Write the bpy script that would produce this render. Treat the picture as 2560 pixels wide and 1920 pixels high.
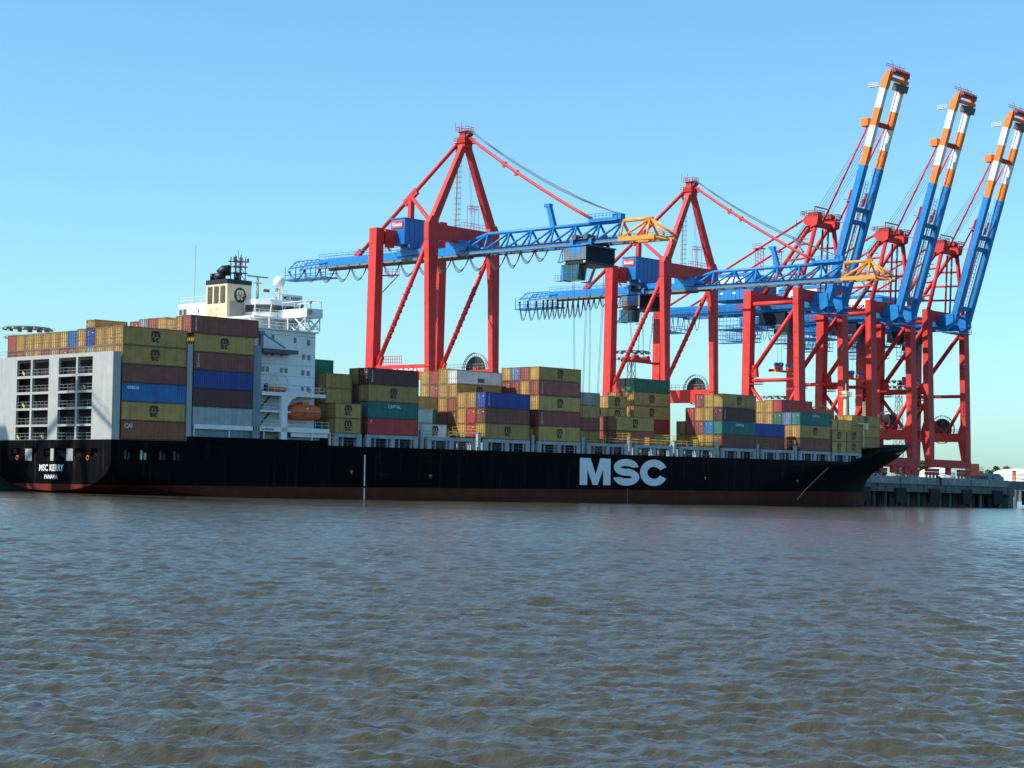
import bpy, math, random
import numpy as np
from mathutils import Matrix, Vector
random.seed(7)
SC = bpy.context.scene
for _o in list(bpy.data.objects):
    bpy.data.objects.remove(_o)
COL = SC.collection
# ------------------------------------------------------------------ camera
cam_d = bpy.data.cameras.new('camera'); cam = bpy.data.objects.new('camera', cam_d); COL.objects.link(cam)
YAW, PIT, ROL = math.radians(46.92147), math.radians(3.01484), math.radians(1.54420)
F = Vector((math.sin(YAW)*math.cos(PIT), math.cos(YAW)*math.cos(PIT), math.sin(PIT)))
_r = Vector((math.cos(YAW), -math.sin(YAW), 0)); _u = _r.cross(F)
_ra = math.asin(math.sin(ROL)/math.cos(PIT))
Rv = _r*math.cos(_ra) + _u*math.sin(_ra); Uv = -_r*math.sin(_ra) + _u*math.cos(_ra)
CAM = Vector((-168.684, -239.300, 3.4997))
cam.matrix_world = Matrix(((Rv.x, Uv.x, -F.x, CAM.x), (Rv.y, Uv.y, -F.y, CAM.y), (Rv.z, Uv.z, -F.z, CAM.z), (0, 0, 0, 1)))
cam_d.sensor_fit = 'HORIZONTAL'; cam_d.sensor_width = 36.0
cam_d.lens = 4678.84/2560*36.0
cam_d.clip_start = 0.5; cam_d.clip_end = 30000
SC.camera = cam
# ------------------------------------------------------------------ sky and sun
SUN = Vector((-0.93, 0.48, 0.98)).normalized()
W = bpy.data.worlds.new('World'); SC.world = W; W.use_nodes = True
wn = W.node_tree; wn.nodes.clear()
sky = wn.nodes.new('ShaderNodeTexSky'); sky.sky_type = 'NISHITA'; sky.sun_disc = False
sky.sun_elevation = math.asin(SUN.z); sky.sun_rotation = math.atan2(SUN.x, SUN.y)
sky.altitude = 0; sky.air_density = 1.0; sky.dust_density = 0.95; sky.ozone_density = 3.0
bg = wn.nodes.new('ShaderNodeBackground'); bg.inputs['Strength'].default_value = 0.147
wo = wn.nodes.new('ShaderNodeOutputWorld')
tint = wn.nodes.new('ShaderNodeVectorMath'); tint.operation = 'MULTIPLY'; tint.inputs[1].default_value = (0.70, 1.03, 1.10)
wn.links.new(sky.outputs[0], tint.inputs[0]); wn.links.new(tint.outputs[0], bg.inputs[0]); wn.links.new(bg.outputs[0], wo.inputs[0])
sun_d = bpy.data.lights.new('sun', 'SUN'); sun = bpy.data.objects.new('sun', sun_d); COL.objects.link(sun)
sun_d.energy = 5.0; sun_d.angle = math.radians(0.53); sun_d.color = (1.0, 0.94, 0.84)
sun.rotation_euler = SUN.to_track_quat('Z', 'Y').to_euler(); sun.location = (-300, 100, 300)
SC.view_settings.view_transform = 'Standard'; SC.view_settings.look = 'None'
SC.view_settings.exposure = 0.36; SC.view_settings.gamma = 1.0; SC.view_settings.use_curve_mapping = False
SC.cycles.max_bounces = 6; SC.cycles.diffuse_bounces = 3; SC.cycles.glossy_bounces = 3
# ------------------------------------------------------------------ ship frame (trimmed by the stern, slight heel)
_M = Matrix(((0.999955827, 0.0000845364, -0.00939882442), (0.0, 0.999959553, 0.00899399865), (0.00939920459, -0.00899360135, 0.999915381)))
SHIP = _M.to_4x4() @ Matrix.Translation((0, 0, 6.61836))
# ------------------------------------------------------------------ helpers
def tag(o, label=None, cat=None, group=None, kind=None):
    if label: o['label'] = label
    if cat: o['category'] = cat
    if group: o['group'] = group
    if kind: o['kind'] = kind
    return o
ORG = {}
def thing(name, label, cat, org=(0, 0, 0), group=None, frame=None):
    o = bpy.data.objects.new(name, None); COL.objects.link(o)
    o.empty_display_size = 0.5
    o.matrix_world = (frame if frame is not None else Matrix.Identity(4)) @ Matrix.Translation(org)
    ORG[o.name] = Vector(org)
    return tag(o, label, cat, group)
def copy_tree(o, parent=None):
    c = o.copy(); COL.objects.link(c); c.parent = parent
    if o.name in ORG: ORG[c.name] = ORG[o.name].copy()
    for ch in o.children: copy_tree(ch, c)
    return c
def child(name, data, parent, mat=None):
    o = bpy.data.objects.new(name, data); COL.objects.link(o); o.parent = parent
    ORG[o.name] = ORG.get(parent.name, Vector()).copy() if parent else Vector()
    return o
class MB:
    def __init__(s): s.v = []; s.f = []
    def add(s, vs, fs):
        n = len(s.v); s.v += [tuple(p) for p in vs]; s.f += [tuple(i+n for i in f) for f in fs]; return s
    def box(s, x0, x1, y0, y1, z0, z1):
        return s.add([(x, y, z) for x in (x0, x1) for y in (y0, y1) for z in (z0, z1)],
                     [(0, 1, 3, 2), (4, 6, 7, 5), (0, 4, 5, 1), (2, 3, 7, 6), (0, 2, 6, 4), (1, 5, 7, 3)])
    def hexa(s, a, b):   # two quads (each 4 points, same winding) joined
        return s.add(list(a)+list(b), [(3, 2, 1, 0), (4, 5, 6, 7)] + [(i, (i+1) % 4, 4+(i+1) % 4, 4+i) for i in range(4)])
    def beam(s, p, q, w, h, w2=None, h2=None, side=None):
        p = Vector(p); q = Vector(q); d = (q-p).normalized()
        if side is None:
            up = Vector((0, 0, 1)) if abs(d.z) < 0.95 else Vector((0, 1, 0))
            a = d.cross(up).normalized()
        else:
            a = Vector(side); a = (a-d*a.dot(d)).normalized()
        b = a.cross(d).normalized(); w2 = w if w2 is None else w2; h2 = h if h2 is None else h2
        def ring(c, w, h): return [c+a*sx*w/2+b*sy*h/2 for sx, sy in ((-1, -1), (1, -1), (1, 1), (-1, 1))]
        return s.hexa(ring(p, w, h), ring(q, w2, h2))
    def tube(s, p, q, r, n=8, r2=None):
        return s.path([p, q], r, n, r2)
    def path(s, pts, r, n=6, r2=None):
        pts = [Vector(p) for p in pts]; rings = []; a = None
        for i, p in enumerate(pts):
            d = (pts[min(i+1, len(pts)-1)]-pts[max(i-1, 0)]).normalized()
            if a is None:
                up = Vector((0, 0, 1)) if abs(d.z) < 0.9 else Vector((0, 1, 0))
                a = d.cross(up).normalized()
            else: a = (a-d*a.dot(d)).normalized()
            b = d.cross(a); rr = r if r2 is None else r+(r2-r)*i/(len(pts)-1)
            rings.append([p+(a*math.cos(2*math.pi*k/n)+b*math.sin(2*math.pi*k/n))*rr for k in range(n)])
        vs = [v for R in rings for v in R]; fs = []
        for i in range(len(rings)-1):
            for k in range(n):
                k2 = (k+1) % n; fs.append((i*n+k, i*n+k2, (i+1)*n+k2, (i+1)*n+k))
        fs.append(tuple(range(n-1, -1, -1))); m = (len(rings)-1)*n; fs.append(tuple(range(m, m+n)))
        return s.add(vs, fs)
    def prism(s, poly, fn, t0, t1):  # poly of (a,b); fn(a,b,t)->xyz
        n = len(poly); vs = [fn(a, b, t0) for a, b in poly]+[fn(a, b, t1) for a, b in poly]
        return s.add(vs, [tuple(range(n-1, -1, -1)), tuple(range(n, 2*n))]+[(i, (i+1) % n, n+(i+1) % n, n+i) for i in range(n)])
    def strip(s, outer, inner, fn, t0, t1):  # ribbon solid between two 2-D polylines
        for i in range(len(outer)-1):
            s.prism([outer[i], outer[i+1], inner[i+1], inner[i]], fn, t0, t1)
        return s
    def sphere(s, c, r, nu=12, nv=8, sz=1.0, zmin=-1.0):
        c = Vector(c); vs = []; fs = []
        for j in range(nv+1):
            z = zmin+(1-zmin)*j/nv; th = math.acos(max(-1, min(1, z)))
            for i in range(nu):
                a = 2*math.pi*i/nu; vs.append(c+Vector((math.sin(th)*math.cos(a)*r, math.sin(th)*math.sin(a)*r, math.cos(th)*r*sz)))
        for j in range(nv):
            for i in range(nu):
                i2 = (i+1) % nu; fs.append((j*nu+i, j*nu+i2, (j+1)*nu+i2, (j+1)*nu+i))
        return s.add(vs, fs)
    def lathe(s, prof, c=(0, 0), n=24):
        vs = []; fs = []
        for r, z in prof:
            for i in range(n):
                a = 2*math.pi*i/n; vs.append((c[0]+r*math.cos(a), c[1]+r*math.sin(a), z))
        for j in range(len(prof)-1):
            for i in range(n):
                i2 = (i+1) % n; fs.append((j*n+i, j*n+i2, (j+1)*n+i2, (j+1)*n+i))
        fs.append(tuple(range(n-1, -1, -1))); m = (len(prof)-1)*n; fs.append(tuple(range(m, m+n)))
        return s.add(vs, fs)
    def rail(s, pts, h=1.1, step=1.6, r=0.03, n=2):
        pts = [Vector(p) for p in pts]
        for k in range(n):
            z = Vector((0, 0, h*(k+1)/n))
            for a, b in zip(pts[:-1], pts[1:]): s.tube(a+z, b+z, r, 4)
        for a, b in zip(pts[:-1], pts[1:]):
            m = max(1, int(round((b-a).length/step)))
            for i in range(m+1):
                p = a.lerp(b, i/m); s.tube(p, p+Vector((0, 0, h)), r, 4)
        return s
    def mesh(s, name, mat=None, org=(0, 0, 0), smooth=False):
        me = bpy.data.meshes.new(name); ox, oy, oz = org
        me.from_pydata([(x-ox, y-oy, z-oz) for x, y, z in s.v], [], s.f)
        if mat: me.materials.append(mat)
        if smooth:
            me.polygons.foreach_set('use_smooth', [True]*len(me.polygons))
        me.update(); return me
    def build(s, name, mat, parent=None, smooth=False):
        org = ORG.get(parent.name, Vector()) if parent else Vector()
        return child(name, s.mesh(name, mat, org, smooth), parent)
def fixn(me):
    import bmesh
    b = bmesh.new(); b.from_mesh(me); bmesh.ops.recalc_face_normals(b, faces=b.faces); b.to_mesh(me); b.free()
# ------------------------------------------------------------------ materials
MATS = {}
def srgb(c):
    return tuple((x/255/12.92 if x/255 <= 0.04045 else ((x/255+0.055)/1.055)**2.4) for x in c)+(1.0,)
def paint(name, rgb, rough=0.45, metal=0.0, var=0.12, scale=0.6, streak=0.25, rust=0.0, per_obj=0.0, spec=0.4, fade=0.0):
    """weathered paint: large soft patches, vertical run marks, optional rust"""
    if name in MATS: return MATS[name]
    m = bpy.data.materials.new(name); m.use_nodes = True; nt = m.node_tree; N = nt.nodes; Lk = nt.links
    b = N['Principled BSDF']; b.inputs['Roughness'].default_value = rough; b.inputs['Metallic'].default_value = metal
    b.inputs['Specular IOR Level'].default_value = spec
    geo = N.new('ShaderNodeNewGeometry')
    n1 = N.new('ShaderNodeTexNoise'); n1.inputs['Scale'].default_value = scale; n1.inputs['Detail'].default_value = 5
    Lk.new(geo.outputs['Position'], n1.inputs['Vector'])
    mp = N.new('ShaderNodeMapping'); mp.inputs['Scale'].default_value = (3.0, 3.0, 0.12)
    Lk.new(geo.outputs['Position'], mp.inputs['Vector'])
    n2 = N.new('ShaderNodeTexNoise'); n2.inputs['Scale'].default_value = 1.0; n2.inputs['Detail'].default_value = 4
    Lk.new(mp.outputs[0], n2.inputs['Vector'])
    r1 = N.new('ShaderNodeMapRange'); r1.inputs[1].default_value = 0.3; r1.inputs[2].default_value = 0.7
    r1.inputs[3].default_value = 1.0-var; r1.inputs[4].default_value = 1.0+var
    Lk.new(n1.outputs['Fac'], r1.inputs[0])
    r2 = N.new('ShaderNodeMapRange'); r2.inputs[1].default_value = 0.45; r2.inputs[2].default_value = 0.75
    r2.inputs[3].default_value = 1.0; r2.inputs[4].default_value = 1.0-streak
    Lk.new(n2.outputs['Fac'], r2.inputs[0])
    mu = N.new('ShaderNodeMath'); mu.operation = 'MULTIPLY'; Lk.new(r1.outputs[0], mu.inputs[0]); Lk.new(r2.outputs[0], mu.inputs[1])
    val = mu.outputs[0]
    if per_obj:
        oi = N.new('ShaderNodeObjectInfo'); r3 = N.new('ShaderNodeMapRange')
        r3.inputs[3].default_value = 1-per_obj; r3.inputs[4].default_value = 1+per_obj
        Lk.new(oi.outputs['Random'], r3.inputs[0])
        m2 = N.new('ShaderNodeMath'); m2.operation = 'MULTIPLY'; Lk.new(val, m2.inputs[0]); Lk.new(r3.outputs[0], m2.inputs[1]); val = m2.outputs[0]
    vm = N.new('ShaderNodeVectorMath'); vm.operation = 'SCALE'; vm.inputs[0].default_value = rgb[:3]
    Lk.new(val, vm.inputs['Scale']); col = vm.outputs[0]
    if rust:
        n3 = N.new('ShaderNodeTexNoise'); n3.inputs['Scale'].default_value = 1.7; n3.inputs['Detail'].default_value = 8; n3.inputs['Roughness'].default_value = 0.65
        Lk.new(mp.outputs[0], n3.inputs['Vector'])
        r4 = N.new('ShaderNodeMapRange'); r4.inputs[1].default_value = 0.60; r4.inputs[2].default_value = 0.72; r4.inputs[3].default_value = 0; r4.inputs[4].default_value = rust
        Lk.new(n3.outputs['Fac'], r4.inputs[0])
        mx = N.new('ShaderNodeMix'); mx.data_type = 'RGBA'; Lk.new(r4.outputs[0], mx.inputs['Factor'])
        Lk.new(col, mx.inputs['A']); mx.inputs['B'].default_value = (0.13, 0.05, 0.02, 1); col = mx.outputs['Result']
    Lk.new(col, b.inputs['Base Color'])
    MATS[name] = m; return m
def flat(name, rgb, rough=0.5, metal=0.0, spec=0.4):
    if name in MATS: return MATS[name]
    m = bpy.data.materials.new(name); m.use_nodes = True; N = m.node_tree.nodes; b = N['Principled BSDF']
    nz = N.new('ShaderNodeTexNoise'); nz.inputs['Scale'].default_value = 2.0; nz.inputs['Detail'].default_value = 3
    geo = N.new('ShaderNodeNewGeometry'); m.node_tree.links.new(geo.outputs['Position'], nz.inputs['Vector'])
    r = N.new('ShaderNodeMapRange'); r.inputs[3].default_value = 0.85; r.inputs[4].default_value = 1.15
    m.node_tree.links.new(nz.outputs['Fac'], r.inputs[0])
    vm = N.new('ShaderNodeVectorMath'); vm.operation = 'SCALE'; vm.inputs[0].default_value = rgb[:3]
    m.node_tree.links.new(r.outputs[0], vm.inputs['Scale']); m.node_tree.links.new(vm.outputs[0], b.inputs['Base Color'])
    b.inputs['Roughness'].default_value = rough; b.inputs['Metallic'].default_value = metal; b.inputs['Specular IOR Level'].default_value = spec
    MATS[name] = m; return m
RED = paint('crane_red', (0.58, 0.044, 0.038), 0.5, var=0.12, streak=0.25, rust=0.12, spec=0.22)
BLUE = paint('crane_blue', (0.008, 0.185, 0.49), 0.42, var=0.12, streak=0.22, rust=0.06)
ORANGE = paint('crane_orange', (0.80, 0.19, 0.025), 0.42, var=0.06, streak=0.12)
AMBER = paint('boom_amber', (0.84, 0.28, 0.032), 0.42, var=0.06, streak=0.12)
CWHITE = paint('crane_white', (0.78, 0.78, 0.74), 0.45, var=0.05, streak=0.12)
GREY = paint('ship_grey', (0.37, 0.38, 0.36), 0.5, var=0.07, streak=0.18, rust=0.15)
DGREY = paint('dark_grey_steel', (0.085, 0.092, 0.10), 0.5, var=0.12)
DECKG = paint('deck_gear_grey', (0.20, 0.25, 0.28), 0.55, var=0.15, streak=0.3, rust=0.3)
DECKL = paint('stanchion_grey', (0.33, 0.38, 0.40), 0.55, var=0.18, streak=0.35, rust=0.3)
DECKD = paint('coaming_dark', (0.06, 0.07, 0.075), 0.6, var=0.2, streak=0.3)
SWHITE = paint('ship_white', (0.78, 0.79, 0.78), 0.42, var=0.05, streak=0.14, rust=0.06)
CREAM = paint('funnel_cream', (0.74, 0.62, 0.38), 0.45, var=0.05, streak=0.12)
BLACK = flat('black_paint', (0.012, 0.012, 0.013), 0.5)
RAILW = flat('white_rail', (0.72, 0.73, 0.72), 0.5)
RAILY = flat('yellow_rail', (0.62, 0.40, 0.03), 0.5)
RAILG = flat('grey_rail', (0.22, 0.25, 0.27), 0.5)
CABLE = flat('black_cable', (0.035, 0.035, 0.038), 0.55)
STEEL = flat('bare_steel', (0.30, 0.30, 0.29), 0.45, 0.3)
WIRE = flat('wire_rope', (0.10, 0.105, 0.11), 0.5)
RAILBEIGE = flat('rail_beige', (0.20, 0.17, 0.12), 0.6)
GLASS = flat('window_glass', (0.03, 0.05, 0.055), 0.08, spec=0.6)
LETTERW = flat('white_lettering', (0.74, 0.77, 0.79), 0.5)
LETTERK = flat('black_lettering', (0.025, 0.022, 0.02), 0.55)
REDSIGN = flat('red_sign', (0.62, 0.04, 0.04), 0.45)
BOATO = paint('boat_orange', (0.72, 0.13, 0.03), 0.4, var=0.08)
def text_mesh(body, size, mat, bold=0.0, extr=0.004, align='LEFT', shear=0.0, sx=1.0, spacing=1.0, stack=False):
    """lettering as thin solid plates in the local XY plane"""
    c = bpy.data.curves.new('t', 'FONT'); c.body = '\n'.join(body) if stack else body
    c.size = size; c.offset = bold; c.extrude = extr; c.align_x = 'CENTER' if stack else align; c.align_y = 'TOP_BASELINE' if stack else 'BOTTOM_BASELINE'; c.shear = shear
    c.space_character = spacing; c.resolution_u = 3
    if stack: c.space_line = 0.75
    o = bpy.data.objects.new('t', c); COL.objects.link(o); bpy.context.view_layer.update()
    me = bpy.data.meshes.new_from_object(o.evaluated_get(bpy.context.evaluated_depsgraph_get()))
    bpy.data.objects.remove(o); bpy.data.curves.remove(c)
    if sx != 1.0:
        for v in me.vertices: v.co.x *= sx
    me.materials.clear(); me.materials.append(mat); return me
def letter(name, me, parent, loc, xdir, ydir):
    """place a text mesh: loc in the frame of the parent thing"""
    o = bpy.data.objects.new(name, me); COL.objects.link(o); o.parent = parent
    x = Vector(xdir).normalized(); y = Vector(ydir).normalized(); z = x.cross(y)
    p = Vector(loc)-ORG.get(parent.name, Vector())
    o.matrix_local = Matrix(((x.x, y.x, z.x, p.x), (x.y, y.y, z.y, p.y), (x.z, y.z, z.z, p.z), (0, 0, 0, 1)))
    return o
# ================================================================== water
def water_mat():
    m = bpy.data.materials.new('river_water'); m.use_nodes = True; nt = m.node_tree; N = nt.nodes; Lk = nt.links
    b = N['Principled BSDF']; b.inputs['Base Color'].default_value = (0.068, 0.062, 0.036, 1)
    b.inputs['Roughness'].default_value = 0.13; b.inputs['IOR'].default_value = 1.333; b.inputs['Specular IOR Level'].default_value = 0.5
    geo = N.new('ShaderNodeNewGeometry')
    mp = N.new('ShaderNodeMapping'); mp.inputs['Rotation'].default_value = (0, 0, YAW); mp.inputs['Scale'].default_value = (0.55, 1.0, 1.0)
    Lk.new(geo.outputs['Position'], mp.inputs['Vector'])
    # gusts: patches of rougher and smoother water
    mg = N.new('ShaderNodeMapping'); mg.inputs['Rotation'].default_value = (0, 0, YAW+0.25); mg.inputs['Scale'].default_value = (0.035, 0.10, 1)
    Lk.new(geo.outputs['Position'], mg.inputs['Vector'])
    ng = N.new('ShaderNodeTexNoise'); ng.inputs['Scale'].default_value = 1.0; ng.inputs['Detail'].default_value = 4; Lk.new(mg.outputs[0], ng.inputs['Vector'])
    gust = N.new('ShaderNodeMapRange'); gust.inputs[1].default_value = 0.32; gust.inputs[2].default_value = 0.68; gust.inputs[3].default_value = 0.5; gust.inputs[4].default_value = 1.0
    Lk.new(ng.outputs['Fac'], gust.inputs[0])
    prev = None
    for sc, dist, det in ((1.5, 0.17, 5), (5.0, 0.060, 4), (15.0, 0.018, 3)):
        n = N.new('ShaderNodeTexNoise'); n.inputs['Scale'].default_value = sc; n.inputs['Detail'].default_value = det; n.inputs['Roughness'].default_value = 0.55
        n.inputs['Distortion'].default_value = 0.4
        Lk.new(mp.outputs[0], n.inputs['Vector'])
        bp = N.new('ShaderNodeBump'); bp.inputs['Distance'].default_value = dist; Lk.new(gust.outputs[0], bp.inputs['Strength'])
        Lk.new(n.outputs['Fac'], bp.inputs['Height'])
        if prev: Lk.new(prev.outputs[0], bp.inputs['Normal'])
        prev = bp
    Lk.new(prev.outputs[0], b.inputs['Normal'])
    # silt drifts: slow colour change of the muddy water itself
    n = N.new('ShaderNodeTexNoise'); n.inputs['Scale'].default_value = 0.02; n.inputs['Detail'].default_value = 3; Lk.new(geo.outputs['Position'], n.inputs['Vector'])
    cr = N.new('ShaderNodeMix'); cr.data_type = 'RGBA'; Lk.new(n.outputs['Fac'], cr.inputs['Factor'])
    cr.inputs['A'].default_value = (0.044, 0.041, 0.026, 1); cr.inputs['B'].default_value = (0.060, 0.055, 0.036, 1)
    Lk.new(cr.outputs['Result'], b.inputs['Base Color'])
    return m
def build_water():
    rng = np.random.RandomState(3)
    rad = [0.0]+list(np.geomspace(4.0, 13.8, 12))+list(np.geomspace(14.0, 230.0, 1080))+list(np.geomspace(236.0, 14000.0, 60))
    ang = np.concatenate([np.linspace(-180, -30, 20)[:-1], np.linspace(-30, -19, 30)[:-1], np.linspace(-19, 19, 460), np.linspace(19, 30, 30)[1:], np.linspace(30, 180, 20)[1:-1]])
    ang = np.radians(ang)+YAW; A = len(ang)
    r = np.array(rad[1:]); RR, AA = np.meshgrid(r, ang, indexing='ij')
    X = CAM.x+RR*np.sin(AA); Y = CAM.y+RR*np.cos(AA); Z = np.zeros_like(X)
    cell = np.gradient(r)[:, None]*np.ones(A)[None, :]
    lam = np.concatenate([rng.uniform(1.3, 3.6, 20), rng.uniform(0.6, 1.3, 26), rng.uniform(0.26, 0.6, 40)])
    for L in lam:
        th = YAW+math.pi+math.radians(12)+rng.normal(0, 0.46 if L > 0.6 else 0.8)
        amp = L*(0.0034 if L > 1.3 else 0.0062 if L > 0.6 else 0.0064)*rng.uniform(0.6, 1.3)
        ph = rng.uniform(0, 6.28); k = 2*math.pi/L
        arg = k*(X*math.sin(th)+Y*math.cos(th))+ph
        # groups of waves: amplitude wanders slowly over the river
        env = 0.55+0.9*np.abs(np.sin(0.21*k*(X*math.cos(th*1.7)+Y*math.sin(th*2.3))/2.1+ph*2.1))
        fade = np.clip((L/(cell*2.6)-0.7)/0.8, 0, 1)
        s = np.sin(arg); Z += amp*env*fade*(s+0.28*np.cos(2*arg))
    Z = np.where(r[:, None] > 230, 0, Z)
    vs = np.concatenate([[[CAM.x, CAM.y, 0.0]], np.stack([X, Y, Z], -1).reshape(-1, 3)])
    n = len(r); i, j = np.meshgrid(np.arange(n-1), np.arange(A), indexing='ij'); j2 = (j+1) % A
    q = np.stack([1+i*A+j, 1+(i+1)*A+j, 1+(i+1)*A+j2, 1+i*A+j2], -1).reshape(-1, 4)
    tri = np.stack([np.zeros(A, int), 1+np.arange(A), 1+(np.arange(A)+1) % A], -1)
    me = bpy.data.meshes.new('water')
    me.vertices.add(len(vs)); me.vertices.foreach_set('co', vs.astype(np.float32).ravel())
    nl = q.size+tri.size; me.loops.add(nl); me.loops.foreach_set('vertex_index', np.concatenate([q[:, ::-1].ravel(), tri[:, ::-1].ravel()]).astype(np.int32))
    npoly = len(q)+len(tri); me.polygons.add(npoly)
    starts = np.concatenate([np.arange(len(q))*4, q.size+np.arange(len(tri))*3]).astype(np.int32)
    me.polygons.foreach_set('loop_start', starts)
    me.polygons.foreach_set('use_smooth', np.ones(npoly, bool))
    me.update(calc_edges=True); me.validate()
    me.materials.append(water_mat())
    o = bpy.data.objects.new('water', me); COL.objects.link(o)
    # make normals point up
    if me.polygons[100].normal.z < 0: me.flip_normals()
    tag(o, kind='structure')
build_water()
# ================================================================== quay
CONC = paint('quay_concrete', (0.30, 0.30, 0.28), 0.85, var=0.22, scale=0.35, streak=0.45, rust=0.25, spec=0.2)
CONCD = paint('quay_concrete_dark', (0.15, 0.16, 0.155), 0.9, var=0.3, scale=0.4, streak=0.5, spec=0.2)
PAVE = paint('quay_paving', (0.24, 0.235, 0.22), 0.9, var=0.2, scale=0.08, streak=0.0, spec=0.2)
RUBBER = flat('fender_rubber', (0.015, 0.015, 0.016), 0.8)
QZ = 8.1
mb = MB()
mb.box(-260, 342.2, 35.2, 1500, QZ-1.6, QZ)
mb.box(-260, 340.0, 46, 1500, -3, QZ-1.6)
quay = mb.build('quay', PAVE); tag(quay, 'long concrete container quay behind the ship', kind='structure')
x = -260.0; k = 0
while x < 342:                          # coping blocks along the edge
    x2 = min(x+12.04, 342.2)
    MB().box(x+0.03, x2-0.03, 34.0, 35.2, 6.1, QZ+0.02).build('coping_block', CONC, quay)
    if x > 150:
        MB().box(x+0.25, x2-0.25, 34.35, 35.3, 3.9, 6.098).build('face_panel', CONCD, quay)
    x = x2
mb = MB().box(342.2, 346.0, 34.2, 60, 3.4, 6.7); mb.box(342.4, 345.8, 34.4, 60, -3, 3.4)
mb.build('quay_end_step', CONCD, quay)
for i in range(27):                     # piles under the deck
    px = 190+i*5.8
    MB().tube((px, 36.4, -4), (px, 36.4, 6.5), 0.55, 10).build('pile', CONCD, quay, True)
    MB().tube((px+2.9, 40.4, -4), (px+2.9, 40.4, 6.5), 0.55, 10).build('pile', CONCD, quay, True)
for i in range(9):                      # fender panels hanging down to the water
    px = 206+i*18.1
    MB().box(px, px+5.2, 33.7, 34.33, 0.9, 5.0).build('fender_panel', RUBBER, quay)
for i in range(16):
    px = 185+i*9.6
    MB().box(px-0.35, px+0.35, 33.92, 34.0, 6.3, 7.9).build('quay_ladder', STEEL if i % 2 else CONCD, quay)
# crane rails
for ry in (37.2, 54.9):
    MB().box(-250, 335, ry-0.07, ry+0.07, QZ+0.004, QZ+0.10).build('crane_rail', STEEL, quay)
# signal post on the quay edge (red lamp housing)
t = thing('signal_post', 'black signal post with red light on the quay edge right of the bow', 'signal post', (302.3, 34.6, QZ))
MB().box(301.9, 302.7, 34.2, 35.0, QZ+0.03, QZ+0.5).build('cap', BLACK, t)
MB().box(301.8, 302.8, 33.6, 33.99, 6.2, QZ+0.1).build('housing', BLACK, t)
MB().box(302.0, 302.6, 33.5, 33.6, 6.5, 7.6).build('red_panel', flat('signal_red', (0.75, 0.03, 0.04), 0.4), t)
# red and orange boxes, shed and vehicle at the far end of the quay
ORB = paint('orange_box', (0.75, 0.10, 0.035), 0.5, var=0.08)
t = thing('control_cabin', 'orange stepped cabin standing at the far right end of the quay', 'cabin', (346, 48, QZ))
MB().box(343.0, 346.2, 46.2, 49.2, 10.9, 13.0).build('upper_box', ORB, t)
MB().box(343.0, 348.6, 46.0, 49.4, 9.3, 10.9).build('lower_box', ORB, t)
MB().box(343.2, 348.2, 46.3, 49.0, 8.14, 9.3).build('base', DGREY, t)
MB().rail([(346.4, 46.1, 10.9), (348.5, 46.1, 10.9), (348.5, 49.2, 10.9)], 1.0, 0.8, 0.04).build('railing', RAILG, t)
t = thing('low_shed', 'low blue grey shed beside the orange cabin on the quay end', 'shed', (354, 47, QZ))
mb = MB(); mb.prism([(349.6, QZ+0.03), (359.4, QZ+0.03), (359.4, 9.1), (356.2, 10.3), (351.6, 10.3), (349.6, 9.4)], lambda a, b, tt: (a, tt, b), 45, 49.5)
mb.build('shed_body', paint('shed_grey', (0.20, 0.24, 0.28), 0.6), t); MB().box(352, 353.2, 44.93, 45.0, QZ+0.05, 9.6).build('shed_door', DGREY, t)
mb = MB().box(342.3, 372, 40.6, 62, 5.5, QZ); mb.build('quay_corner', CONCD, quay)
for i, (bx, by) in enumerate(((272.5, 45.0), (284.5, 45.6))):
    t = thing('yard_truck', ['small red yard truck under the crane nearest the bow', 'small white yard truck parked under the middle boom-up crane'][i], 'truck', (bx, by, QZ), 'yard trucks on the quay')
    MB().box(bx-1.1, bx+1.1, by-1.2, by+1.2, QZ+0.7, QZ+2.6).build('cab', ORB if i == 0 else CWHITE, t)
    MB().box(bx+1.1, bx+5.5, by-1.1, by+1.1, QZ+0.7, QZ+1.15).build('chassis', DGREY, t)
    MB().box(bx-1.12, bx-1.1, by-1.0, by+1.0, QZ+1.6, QZ+2.4).build('windscreen', GLASS, t)
    for wx in (0.0, 3.4, 4.7):
        for wy in (-1.1, 1.1): MB().tube((bx+wx, by+wy-0.15, QZ+0.5), (bx+wx, by+wy+0.15, QZ+0.5), 0.5, 12).build('wheel', RUBBER, t)
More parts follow.
